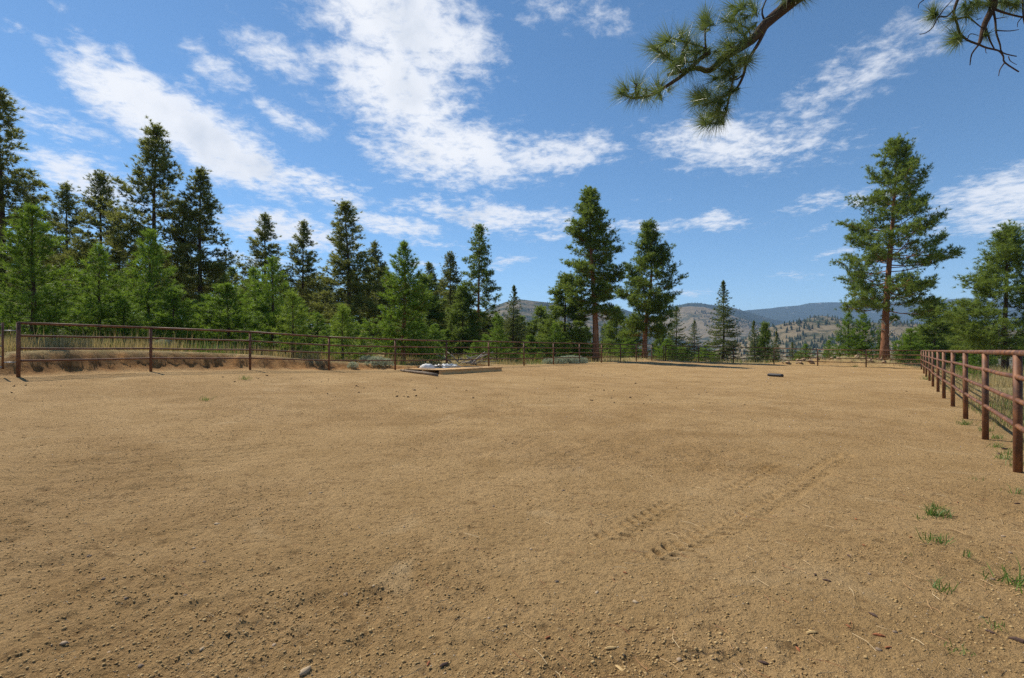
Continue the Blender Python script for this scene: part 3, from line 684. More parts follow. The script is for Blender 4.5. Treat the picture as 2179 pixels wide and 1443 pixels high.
def wood(name, hg, cond, count, lo, hi, seed):
    r = np.random.default_rng(seed); V = []; Fc = []; o = 0
    base = [np.array([v.co[:] for v in c.vertices]) for c in cones]; bf = [np.array([p.vertices[:] for p in c.polygons if len(p.vertices) == 3]) for c in cones]
    for k, (x, y, z) in enumerate(on_hill(hg, cond, count, r)):
        s = r.uniform(lo, hi); v = base[k % 4]*np.array([s, s, s])+np.array([x, y, z-.3]); V.append(v); Fc.append(bf[k % 4]+o); o += len(v)
    ob = link(name, np_mesh(name, np.vstack(V), np.vstack(Fc)), far_leaf); return ob
def cl(sc, th, seed): return lambda x, y, px, py: fbm(np.array([x*sc]), np.array([y*sc]), 3, seed)[0] > th
tag(wood('far_wood', hA, lambda x, y, px, py: y < 2260 and (cl(.004, -.08, 71)(x, y, px, py)), 3000, 7, 13, 1), 'scattered far pines covering the tan hill behind the dark fir', 'wood', kind='stuff')
tag(wood('far_wood', hC, lambda x, y, px, py: y < 2640 and py > 662 and (cl(.004, .02, 72)(x, y, px, py)), 1800, 7, 13, 2), 'scattered far pines on the bald tan hill behind the pointed fir', 'wood', kind='stuff')
tag(wood('far_wood', hC2, lambda x, y, px, py: y < 3650, 2600, 9, 15, 3), 'dense far forest along the dark ridge behind the bald hill', 'wood', kind='stuff')
tag(wood('far_wood', hE, lambda x, y, px, py: y < 1080 and (y > 1000 or py > 720) and cl(.01, -.2, 73)(x, y, px, py), 2200, 5, 9, 4), 'thin far wood along the rim of the near tan hillside', 'wood', kind='stuff')
tag(wood('far_wood', hE2, lambda x, y, px, py: y < 1530 and cl(.008, -.15, 74)(x, y, px, py), 500, 7, 11, 5), 'far pines on the small round knoll', 'wood', kind='stuff')

# ------------------------------------------------------------------ fences
RAIL_L = (1.0, .745, .515, .30); RAIL_R = (1.0, .78, .585, .375)
def make_fence(pts, label, fr, name='pipe_fence', skip=()):
    root = empty(name, pts[0]); tag(root, label, 'fence')
    inv = Matrix.Translation(-Vector(pts[0])); n_ = len(pts)
    for i, p in enumerate(pts):
        near = p.y < 16; mb = MB(); tilt = Vector((random.uniform(-.006, .006), random.uniform(-.006, .006), 0))
        q = inv @ p; top = H-.062 if 0 < i < n_-1 else H+.0
        if i == n_-1 or i == 0: top = H-.02
        mb.tube([q+Vector((0, 0, -.35)), q+Vector((0, 0, top*.5))+tilt*.5, q+Vector((0, 0, top))+tilt], .046, 14 if near else 8)
        mb.build('post', M_rust, root, True)
    for i in range(n_-1):
        a, b = inv @ pts[i], inv @ pts[i+1]; near = min(pts[i].y, pts[i+1].y) < 16; seg = 12 if near else 7
        d = (b-a).normalized()
        fa = fr(i)
        for j, h_ in enumerate(fa):
            rad = .036 if j == 0 else .030; zz = h_*H-(.036 if j == 0 else 0)+random.uniform(-.006, .006)*(j > 0)
            A_, B_ = a+Vector((0, 0, zz)), b+Vector((0, 0, zz)); mb = MB()
            if j == 0:
                sag = Vector((0, 0, random.uniform(-.006, .004))); mb.tube([A_-d*.004, A_*.5+B_*.5+sag, B_+d*.004], rad, seg)
            else:
                e = .042; ln = (B_-A_).length; sag = Vector((0, 0, -random.uniform(.0, .012)))
                pts_ = [A_+d*e, A_+d*(e+.012), A_+d*(e+.03), A_*.5+B_*.5+sag, B_-d*(e+.03), B_-d*(e+.012), B_-d*e]
                mb.tube(pts_, [rad*1.28, rad*1.22, rad, rad, rad, rad*1.22, rad*1.28], seg)
            mb.build('rail', M_rust, root, True)
    return root
make_fence(L_pts, 'rusty brown pipe fence with four rails running along the cut bank and pines', lambda i: RAIL_L)
def frr(i):
    k = np.clip((i-5)/4, 0, 1); return [a*(1-k)+b*k for a, b in zip(RAIL_L, RAIL_R)]
make_fence(F_pts+R_pts, 'rusty reddish pipe fence that turns the far corner beneath the giant pine', frr)
# low bar closing the gap between the two fences
root = empty('gap_bar', F_pts[0]); tag(root, 'low rusty pipe bar closing the gap between the two fences', 'bar')
mb = MB(); a = L_pts[-1]-F_pts[0]; mb.tube([a*.98+Vector((0, 0, .36)), a*.02+Vector((0, 0, .36))], .03, 8); mb.build('bar', M_rust, root, True)
mb = MB(); q = a*.13; mb.tube([q+Vector((0, 0, -.3)), q+Vector((0, 0, H*.97))], .042, 8); mb.build('post', M_rust, root, True)

# grey steel gate at the left edge
g0 = L_pts[0]+(gate_end-L_pts[0]).normalized()*.30; g1 = L_pts[0]+(gate_end-L_pts[0]).normalized()*3.9
gate = empty('steel_gate', g0); tag(gate, 'grey steel tube gate hung beside the first rusty fence post', 'gate')
dv = g1-g0; dv.z = 0
for z_ in (1.40, 1.12, .84, .56, .28):
    mb = MB(); mb.tube([Vector((0, 0, z_)), dv+Vector((0, 0, z_))], .020, 10); mb.build('bar', M_steel, gate, True)
for q in (Vector((0, 0, 0)), dv, dv*.5):
    mb = MB(); mb.tube([q+Vector((0, 0, .22)), q+Vector((0, 0, 1.46))], .024, 10); mb.build('upright', M_rust, gate, True)  # uprights' shade put into their colour: dark rust material instead of grey steel
hd = (L_pts[0]-g0); hd.z = 0
for z_ in (1.25, .40):
    mb = MB(); mb.tube([Vector((0, 0, z_)), hd*.88+Vector((0, 0, z_))], .014, 8); mb.build('hinge', M_steel, gate, True)

# ------------------------------------------------------------------ wooden platform, sacks, pole, pipe
c1 = on_ground(938, 797); c2 = on_ground(1068, 789); c3 = on_ground(902, 789)
ax = (c2-c1); ax.z = 0; wl = ax.length; ax.normalize(); ay = Vector((-ax.y, ax.x, 0)); wd = min(3.2, max(2.2, (c3-c1).dot(ay)))
deck = empty('wooden_platform', c1, math.atan2(ax.y, ax.x)); tag(deck, 'low pale wooden platform of planks lying on the sand', 'platform')
slope = (c2.z-c1.z)/wl
def dz_(x): return slope*x
for k in range(3):
    mb = MB(); yk = .05+k*(wd-.1)/2
    mb.add([(0, yk-.045, dz_(0)-.03), (wl, yk-.045, dz_(wl)-.03), (wl, yk+.045, dz_(wl)-.03), (0, yk+.045, dz_(0)-.03), (0, yk-.045, .17), (wl, yk-.045, dz_(wl)+.17), (wl, yk+.045, dz_(wl)+.17), (0, yk+.045, .17)],
           [(3, 2, 1, 0), (4, 5, 6, 7), (0, 1, 5, 4), (1, 2, 6, 5), (2, 3, 7, 6), (3, 0, 4, 7)]); mb.build('skid', M_wood, deck)
npk = 14; pw = wl/npk
for k in range(npk):
    mb = MB(); x0 = k*pw+.008; x1 = (k+1)*pw-.008; e0 = -.06+random.uniform(-.04, .04); e1 = wd+.06+random.uniform(-.04, .08); zt = .172+random.uniform(0, .012)
    mb.add([(x0, e0, dz_(x0)+zt), (x1, e0, dz_(x1)+zt), (x1, e1, dz_(x1)+zt), (x0, e1, dz_(x0)+zt), (x0, e0, dz_(x0)+zt+.035), (x1, e0, dz_(x1)+zt+.035), (x1, e1, dz_(x1)+zt+.035), (x0, e1, dz_(x0)+zt+.035)],
           [(3, 2, 1, 0), (4, 5, 6, 7), (0, 1, 5, 4), (1, 2, 6, 5), (2, 3, 7, 6), (3, 0, 4, 7)]); mb.build('plank', M_wood, deck)
def lump(name, rx, ry, rz, seed, m, parent=None, amp=.35, seg=18, freq=1.8, flat=.0):
    r = np.random.default_rng(seed); th = np.linspace(0, 2*math.pi, seg, endpoint=False); ph = np.linspace(-math.pi/2, math.pi/2, seg//2+1)
    T, Pp = np.meshgrid(th, ph); ux, uy, uz = np.cos(Pp)*np.cos(T), np.cos(Pp)*np.sin(T), np.sin(Pp)
    k = 1+amp*fbm(ux*freq+seed*3.1+uz, uy*freq+uz*1.7, 3, seed)
    v = np.stack([ux*k*rx, uy*k*ry, np.maximum(uz*k, -flat if flat else -9)*rz], -1).reshape(-1, 3); nr, nc = T.shape
    i = np.arange(nr-1)[:, None]*nc; j = np.arange(nc)[None, :]; j2 = (j+1) % nc
    f = np.stack([i+j, i+j2, i+nc+j2, i+nc+j], -1).reshape(-1, 4)
    return link(name, np_mesh(name, v, f, True), m, parent)
def deck_pt(u, v, z=.21): return deck.matrix_basis @ Vector((u, v, z+slope*u))
o = lump('crumpled_sheet', .95, .42, .15, 3, M_white, amp=1.1, seg=48, freq=4.2, flat=.05); o.location = deck_pt(wl*.42, wd*.72, .21); o.rotation_euler = (0, 0, deck.rotation_euler.z+.1); tag(o, 'long crumpled white plastic sheet heaped on the wooden platform', 'plastic sheet')
o = lump('white_sack', .34, .26, .22, 5, M_white, amp=.3, seg=24, flat=.1); o.location = deck_pt(wl*.16, wd*.70, .225); tag(o, 'small rounded white sack at the end of the platform', 'sack')
pa, pb = on_ground(930, 801), on_ground(853, 790)
mb = MB(); mb.tube([Vector((0, 0, .055)), (pb-pa)*.33+Vector((.03, .02, .065)), (pb-pa)*.66+Vector((-.03, 0, .06)), (pb-pa)+Vector((0, 0, .05))], [.072, .066, .058, .045], 12)
o = mb.build('pole', M_log, None, True); o.location = pa; tag(o, 'long rough bark-covered pole lying beside the wooden platform', 'log')
pa, pb = on_ground(1634, 801), on_ground(1666, 803)
mb = MB(); dvec = pb-pa
mb.tube([Vector((0, 0, .075)), dvec*.12+Vector((0, 0, .085)), dvec*.9+Vector((0, 0, .085)), dvec+Vector((0, 0, .08))], [.060, .085, .085, .075], 14)
o = mb.build('black_pipe', M_black, None, True); o.location = pa; tag(o, 'short black plastic pipe lying alone on the sand', 'pipe')

# heap of cut grey branches behind the platform
hp = on_ground(968, 781)+Vector((.2, 1.6, 0)); hp.z = lz(hp.x, hp.y)
heap = random.Random(21)
for k in range(16):
    a = heap.uniform(0, 6.28); l = heap.uniform(.6, 1.5); b_ = hp+Vector((heap.uniform(-1.0, 1.0), heap.uniform(-.6, .6), 0)); b_.z = lz(b_.x, b_.y)
    d = Vector((math.cos(a), math.sin(a)*.6, heap.uniform(.05, .75))); rd = heap.uniform(.02, .06)
    mb = MB(); mb.tube([Vector((0, 0, .0)), d*l*.5+Vector((0, 0, .05)), d*l], [rd, rd*.9, rd*.6], 7)
    o = mb.build('cut_branch', M_grey, None, True); o.location = b_+Vector((0, 0, .04)); tag(o, 'grey cut branch in the heap behind the wooden platform', 'branch', 'grey cut branches heaped behind the platform')
# rocks of the spoil heap behind the far fence
rk = random.Random(31)
rocks = [lump('rock', 1, .8, .62, 60+k, M_rock, amp=.8, seg=8, freq=2.2) for k in range(5)]
for k, o in enumerate(rocks):
    COL.objects.unlink(o); o.data.polygons.foreach_set('use_smooth', np.zeros(len(o.data.polygons), bool))
for k in range(85):
    if k < 55: p = (26.0+rk.gauss(0, 1.35), 44.4+rk.gauss(0, .8)); w_ = 'first'
    else: p = (31.0+rk.gauss(0, 1.8), 42.8+rk.gauss(0, .8)); w_ = 'second'
    if edge_info(np.array([p[0]]), np.array([p[1]]))[0][0] < .25: continue
    o = rocks[k % 5].copy(); COL.objects.link(o); s = .06+.22*rk.random()**2; o.scale = (s, s, s); o.rotation_euler = (rk.uniform(-.4, .4), rk.uniform(-.4, .4), rk.uniform(0, 6))
    o.location = (p[0], p[1], lz(*p)+s*.35)
    if w_ == 'first': tag(o, 'tan rock in the heap behind the far fence, short of the giant pine', 'rock', 'rocks of the heap behind the far fence')
    else: tag(o, 'tan rock in the dirt at the foot of the giant pine', 'rock', 'rocks at the foot of the giant pine')
for o in rocks: bpy.data.objects.remove(o)

# ------------------------------------------------------------------ shrubs, sagebrush, grass
def shrub_mesh(name, seed, rx, rz, ntuft, L_, w, nn, m, spread=.9):
    r = np.random.default_rng(seed); a = r.uniform(0, 6.28, ntuft); q = r.random(ntuft)**.5; hgt = r.random(ntuft)
    k = np.sqrt(1-(hgt*.92)**2)*q*(1+.35*fbm(np.cos(a)*1.3+seed, np.sin(a)*1.3+hgt, 2, seed))
    pos = np.stack([np.cos(a)*k*rx, np.sin(a)*k*rx, hgt*rz], 1); d = np.stack([np.cos(a)*.6, np.sin(a)*.6, np.full(ntuft, .8)], 1)
    v, f, t = needles(pos, d, L_, w, nn, spread, r); me = np_mesh(name, v, f, False, t); me.materials.append(m)
    st = MB()
    for i in range(9):
        b = 6.28*i/9; st.tube([(0, 0, -.05), (math.cos(b)*rx*.35, math.sin(b)*rx*.35, rz*.45), (math.cos(b)*rx*.6, math.sin(b)*rx*.6, rz*.8)], [.014, .009, .004], 4, False)
    sm = st.mesh(name+'_stems'); sm.materials.append(M_log); return me, sm
sh = [shrub_mesh('leafy_shrub', k, 1.0, 1.5, 420, .16, .055, 6, M_shrub) for k in (1, 2)]
sg = [shrub_mesh('sagebrush', k, .6, .5, 330, .13, .016, 9, M_sage, .7) for k in (3, 4)]
def shrub(pm, px, D, s, name, label, cat, group=None):
    b = ground_at(px, D); root = empty(name, b, random.uniform(0, 6)); root.scale = (s, s, s)
    link('leaves', pm[0], None, root); link('stems', pm[1], None, root); tag(root, label, cat, group)
shrub(sh[0], 918, 30.5, .85, 'leafy_shrub', 'bright yellow-green leafy shrub behind the fence near the platform', 'shrub')
for k, (px, D, s) in enumerate([(1432, 52, .9), (1462, 51.5, .75), (1448, 55, 1.0), (1520, 50, .55), (1095, 38, .5), (1150, 40, .55), (1345, 51, .7), (1320, 50, .6), (1010, 36, .5), (1700, 46, .5), (1925, 42, .7), (1990, 42, .8), (2045, 33, .5)]):
    shrub(sh[k % 2], px, D, s, 'leafy_shrub', 'low bright green leafy shrub just beyond the fence', 'shrub', 'low green shrubs beyond the fence')
for k, (px, D, s) in enumerate([(335, 20.6, .7), (350, 21, .8), (470, 22.5, .6), (450, 22.8, .6), (180, 18.6, .5), (780, 25.6, .7), (800, 25.2, .9), (820, 25.6, .7), (1185, 36.5, .9), (1200, 37, 1.0), (1215, 37.4, 1.1), (1228, 38, 1.0), (1165, 36, .8), (750, 23.8, .5), (275, 20.0, .5), (1240, 38.5, .8)]):
    shrub(sg[k % 2], px, D, s, 'sagebrush', 'pale grey-green sagebrush clump by the left fence', 'sagebrush', 'sagebrush clumps along the left fence')
def grass_field():
    r = np.random.default_rng(44); P_ = []
    def scatter(n_, pxr, Dr, cond):
        px = r.uniform(*pxr, n_); D = np.exp(r.uniform(math.log(Dr[0]), math.log(Dr[1]), n_)); x = (px-CX)/F*D
        z, sd_, bs, bh, step, ins = land(x, D, True); ok = cond(x, D, sd_, bh, step); P_.append(np.stack([x, D, z, sd_], 1)[ok])
    pat = lambda x, y: fbm(x*.7, y*.7, 3, 95)
    scatter(60000, (-80, 900), (14, 34), lambda x, y, s, bh, st: (s > .55) & (s < 9) & ((st > .97) | (bh < .05)) & (s > np.where(bh > .1, 1.6, .5)) & (pat(x, y) > -.25))
    scatter(30000, (850, 1980), (26, 60), lambda x, y, s, bh, st: (s > .25) & (s < 10) & (pat(x, y) > -.2))
    scatter(26000, (1965, 2330), (4.5, 42), lambda x, y, s, bh, st: (s > .3) & (s < 16) & (pat(x, y) > -.15))
    p = np.vstack(P_); k = len(p); hgt = r.uniform(.14, .55, k)*np.where(r.random(k) < .12, 1.7, 1); hgt *= sstep(.1, 2.0, p[:, 3])*.6+.4
    a = r.uniform(0, 6.28, k); bend = r.uniform(.05, .5, k)*hgt; w = .0035+.00032*p[:, 1]
    tip = p[:, :3]+np.stack([np.cos(a)*bend, np.sin(a)*bend, hgt], 1); s = np.stack([np.sin(a)*w, -np.cos(a)*w, 0*a], 1); b = p[:, :3]-np.array([0, 0, .02])
    v = np.stack([b-s, b+s, tip], 1).reshape(-1, 3); f = np.arange(k*3).reshape(-1, 3); g_ = (fbm(p[:, 0]*.5, p[:, 1]*.5, 3, 96)+r.normal(0, .25, k) > .48)
    for sel, m, nm, lb in ((~g_, M_dry, 'dry_grass', 'dry straw-coloured grass growing outside the fences'), (g_, M_grass, 'green_grass', 'green grass blades mixed through the dry grass outside the fences')):
        ii = np.repeat(sel, 3); vv = v[ii]; tt = np.repeat(r.random(sel.sum())*.9, 3)
        tag(link(nm, np_mesh(nm, vv, np.arange(len(vv)).reshape(-1, 3), False, tt), m), lb, 'grass', kind='stuff')
grass_field()
def weed(px, py, s, dens, label, seed):
    p = on_ground(px, py); r = np.random.default_rng(seed); k = dens
    pos = np.stack([r.normal(0, .055*s, k), r.normal(0, .042*s, k), np.zeros(k)-.005], 1); d = np.stack([r.normal(0, .45, k), r.normal(0, .45, k), np.ones(k)], 1); d /= np.linalg.norm(d, axis=1)[:, None]
    L_ = r.uniform(.05, .17, k)*s; sd2 = np.cross(d, r.normal(0, 1, d.shape)); sd2 /= np.linalg.norm(sd2, axis=1)[:, None]; sd2 *= .0032*s**.5
    mid = pos+d*(L_*.6)[:, None]; tip = pos+(d*L_[:, None])+np.stack([r.normal(0, .25, k)*L_, r.normal(0, .25, k)*L_, -.12*L_], 1)
    v = np.stack([pos-sd2, pos+sd2, mid+sd2*.8, mid-sd2*.8, tip], 1).reshape(-1, 3); i = np.arange(k)[:, None]*5
    f = np.concatenate([i+np.array([[0, 1, 2]]), i+np.array([[0, 2, 3]]), i+np.array([[3, 2, 4]])])
    o = link('grass_tuft', np_mesh('grass_tuft', v, f, False, np.repeat(r.random(k)*.9, 5)), M_grass); o.location = p
    return tag(o, label, 'grass tuft')
W_ = [(1996, 1100, 1.5, 90, 'largest green grass tuft on the sand inside the right fence'), (1990, 1082, .9, 30, 'wispy grass blades just behind the largest grass tuft'), (1985, 1160, 1.3, 45, 'thin green tuft below the largest grass tuft'), (1960, 1107, .7, 18, 'tiny yellowish weed beside the largest grass tuft'),
      (2000, 1262, 1.1, 26, 'small spiky grass tuft on bare sand'), (2168, 1248, 1.9, 60, 'long-bladed dark green tuft at the outer edge of the sand'), (2162, 1050, 1.3, 22, 'sparse leafy weed below the nearest fence post'), (2076, 1022, .9, 10, 'single bent green blade on the sand'),
      (2030, 1395, .8, 16, 'sparse blades among the fallen needles'), (2058, 1197, .8, 22, 'small green sprig among dark pebbles'), (1928, 1190, .5, 14, 'tiny green sprig on bare sand, away from the fence'), (437, 852, 1.7, 40, 'lone small green weed in the left half of the arena'), (522, 808, 2.4, 50, 'green weed near the left fence shadows'),
      (2113, 1342, .8, 16, 'little bluish grass sprig near a dark bark piece'), (1975, 808, 4, 70, 'grey-green weed at the foot of the right fence posts'), (1820, 782, 3.5, 60, 'pale weed at the foot of the far fence'), (2055, 905, 2.0, 60, 'green weeds under the rails of the right fence')]
for k, w in enumerate(W_): weed(w[0], w[1], w[2]*.62, w[3], w[4], 100+k)
for k, (px, py) in enumerate([(2110, 958), (2085, 925), (2120, 985), (2150, 1000), (2064, 880), (2042, 872), (2140, 975), (2105, 940)]):
    weed(px+14, py-6, 1.0, 40, 'low green weeds growing under the right fence rails', 200+k)['group'] = 'weeds under the right fence'

# ------------------------------------------------------------------ what lies on the sand
def sand_z(x, y):
    sp = np.maximum(.0035*np.hypot(x, y), .0027*np.hypot(x, y)); return land(x, y)+relief(x, y, sp)
def scatter_lumps(name, count, smin, smax, r0, r1, seed, m, label, tint, mask=None, pw=2.2):
    r = np.random.default_rng(seed); a = r.uniform(-R(50), R(50), count*3); rad = np.exp(r.uniform(math.log(r0), math.log(r1), count*3)); x, y = rad*np.sin(a), rad*np.cos(a)
    ok = (edge_info(x, y)[0] < .4)
    if mask is not None: ok &= mask(x, y, r)
    x, y = x[ok][:count], y[ok][:count]; k = len(x); z = sand_z(x, y)
    s = smin*(smax/smin)**(r.random(k)**pw); u = np.array([(1, 0, 0), (-1, 0, 0), (0, 1, 0), (0, -1, 0), (0, 0, 1), (0, 0, -.6)]); V = u[None]*r.uniform(.6, 1.25, (k, 6, 1))*s[:, None, None]+r.normal(0, .18, (k, 6, 3))*s[:, None, None]
    V[:, :, 2] *= .75; an = r.uniform(0, 6.28, k); c, sn = np.cos(an)[:, None], np.sin(an)[:, None]; X = V[:, :, 0]*c-V[:, :, 1]*sn; Y = V[:, :, 0]*sn+V[:, :, 1]*c
    V = np.stack([X+x[:, None], Y+y[:, None], V[:, :, 2]+(z+s*.12)[:, None]], -1)
    fc = np.array([(0, 2, 4), (2, 1, 4), (1, 3, 4), (3, 0, 4), (2, 0, 5), (1, 2, 5), (3, 1, 5), (0, 3, 5)]); f = (np.arange(k)[:, None, None]*6+fc[None]).reshape(-1, 3)
    t = np.repeat(np.clip(tint(r, k), 0, 1), 6); o = link(name, np_mesh(name, V.reshape(-1, 3), f, False, t), m); tag(o, label, 'gravel', kind='stuff')
rmask = lambda x, y, r: fbm(x*.55, y*.55, 3, 11)+.6*fbm(x*2.1, y*2.1, 3, 12)+r.normal(0, .45, len(x)) > -.05
scatter_lumps('sand_clods', 68000, .0020, .0120, 2.1, 14, 1, M_clod, 'crumbs and clods of sand strewn over the arena floor', lambda r, k: r.random(k), rmask, 2.0)
scatter_lumps('fine_gravel', 9000, .0022, .0075, 2.1, 9, 2, M_pebble, 'fine mixed gravel over the sand', lambda r, k: r.random(k)**.8)
scatter_lumps('dung_crumbs', 260, .02, .055, 14, 34, 3, tint_mat('dark_dung', [(0, (.07, .045, .028)), (1, (.16, .10, .06))]), 'dark crumbs of dung scattered over the far sand', lambda r, k: r.random(k), lambda x, y, r: fbm(x*.3, y*.3, 3, 13)+r.normal(0, .2, len(x)) > .25)
# single stones, bark pieces, chips big enough to pick out
stone_m = [lump('stone', 1, .75, .5, 80+k, plain_mat('stone_%d' % k, a_, b_, 25, .85), amp=.45, seg=10, freq=1.6) for k, (a_, b_) in enumerate([((.27, .19, .12), (.40, .30, .20)), ((.33, .24, .15), (.46, .35, .22)), ((.16, .115, .08), (.26, .19, .13))])]
for o in stone_m: COL.objects.unlink(o)
ST = [(135, 1365, .026, 0), (232, 1378, .022, 0), (300, 1420, .022, 2), (583, 1377, .020, 0), (430, 1388, .018, 1), (395, 1268, .022, 2), (220, 1232, .020, 2), (268, 1285, .018, 2), (462, 1118, .024, 1), (412, 1166, .018, 0), (435, 1203, .016, 2), (190, 1178, .02, 2), (683, 1050, .024, 1), (660, 1052, .02, 0), (860, 1125, .018, 0), (795, 1253, .018, 1), (735, 1262, .02, 2),
      (1130, 1173, .016, 0), (1352, 1285, .022, 1), (1445, 1418, .024, 0), (1123, 1110, .018, 1), (1050, 1082, .02, 2), (1198, 1046, .02, 2), (1270, 1266, .02, 1), (1860, 1020, .02, 1), (1698, 990, .025, 1), (1850, 1225, .018, 2), (2112, 1237, .018, 2), (2135, 1147, .02, 0), (2090, 1320, .02, 2), (1870, 1390, .022, 2), (1580, 1432, .022, 0), (650, 1440, .03, 1), (1185, 1243, .02, 2), (2150, 1180, .016, 2), (1040, 1320, .015, 0), (1905, 1352, .018, 2)]
for px, py, s, k in ST:
    p = on_ground(px, py); o = stone_m[k].copy(); COL.objects.link(o); s *= random.uniform(.6, .95); o.location = p+Vector((0, 0, s*.08)); o.scale = (s, s, s); o.rotation_euler = (0, 0, random.uniform(0, 6))
    tag(o, ['grey-brown', 'pale tan', 'dark grey'][k]+' stone half sunk in the foreground sand', 'stone', ['grey-brown', 'pale tan', 'dark grey'][k]+' stones in the foreground sand')
for o in stone_m: bpy.data.objects.remove(o)
mb = MB(); mb.tube([(-.5, 0, 0), (-.2, .02, .03), (.2, -.02, .03), (.5, .01, 0)], [.09, .14, .13, .06], 6); chip_me = mb.mesh('wood_chip'); chip_me.materials.append(M_chip)
mb = MB(); mb.tube([(-.5, 0, 0), (-.15, .03, .04), (.2, -.02, .05), (.5, .03, 0)], [.07, .16, .15, .05], 6); bark_me = mb.mesh('bark_piece'); bark_me.materials.append(plain_mat('dark_bark_bits', (.05, .035, .03), (.12, .07, .05), 40))
red_me = bark_me.copy(); red_me.materials.clear(); red_me.materials.append(plain_mat('red_bark_flakes', (.22, .07, .03), (.36, .14, .06), 40))
for me_, nm, lst, lb in ((chip_me, 'wood_chip', [(1325, 917, .10), (1258, 1162, .07), (1320, 1432, .10), (1728, 1350, .10), (1300, 1385, .10), (890, 884, .12), (1727, 1348, .06), (2168, 1088, .06), (1222, 1398, .05)], 'pale yellow wood chip on the sand'),
                         (bark_me, 'bark_piece', [(2165, 1071, .10), (2170, 1372, .13), (1760, 1240, .08), (1858, 1318, .09), (2108, 1352, .08), (1625, 1410, .08), (1806, 1192, .07), (945, 1420, .08), (1735, 1228, .06), (2138, 958, .16), (2125, 968, .14), (2105, 898, .2)], 'dark piece of bark on the sand'),
                         (red_me, 'bark_flake', [(1821, 1109, .075), (2038, 1068, .06), (1698, 1380, .07), (1870, 1360, .09), (1890, 1385, .06), (1938, 1150, .05), (1838, 1168, .05), (912, 1415, .06), (1330, 1225, .05), (1165, 1362, .06), (1805, 1339, .05)], 'reddish flake of pine bark on the sand')):
    for px, py, s in lst:
        o = link(nm, me_); o.location = on_ground(px, py)+Vector((0, 0, .004)); s *= .62; o.scale = (s, s, s*.8); o.rotation_euler = (0, 0, random.uniform(0, 6)); tag(o, lb, nm.split('_')[0]+' piece' if nm != 'wood_chip' else 'wood chip', lb.split(' on ')[0]+'s on the foreground sand')
def litter():
    r = np.random.default_rng(9); k = 650; a = r.uniform(-R(48), R(48), k*4); rad = np.exp(r.uniform(math.log(2.2), math.log(7.5), k*4)); x, y = rad*np.sin(a), rad*np.cos(a)
    ok = (r.random(k*4) < np.clip(.22+.35*(x+.5)/2.5, .10, 1)) & (edge_info(x, y)[0] < .8); x, y = x[ok][:k], y[ok][:k]; k = len(x); z = sand_z(x, y)+.006
    th = r.uniform(0, 6.28, k); ln = r.uniform(.05, .16, k); w = .0007; bend = r.normal(0, .18, k)*ln; V = []
    for t in (-.5, 0, .5):
        cx = x+np.cos(th)*ln*t-np.sin(th)*bend*(t*t*4-.5); cy = y+np.sin(th)*ln*t+np.cos(th)*bend*(t*t*4-.5); cz = z+.006*(1-abs(t))
        V += [np.stack([cx+np.sin(th)*w, cy-np.cos(th)*w, cz], 1), np.stack([cx-np.sin(th)*w, cy+np.cos(th)*w, cz+.002], 1)]
    V = np.stack(V, 1).reshape(-1, 3); i = np.arange(k)[:, None]*6; f = np.concatenate([i+np.array([[0, 2, 3, 1]]), i+np.array([[2, 4, 5, 3]])])
    o = link('fallen_needles', np_mesh('fallen_needles', V, f, False, np.repeat(np.clip(r.normal(.55, .25, k), 0, 1), 6)), M_litter); tag(o, 'dry fallen pine needles scattered over the foreground sand', 'pine needles', kind='stuff')
litter()

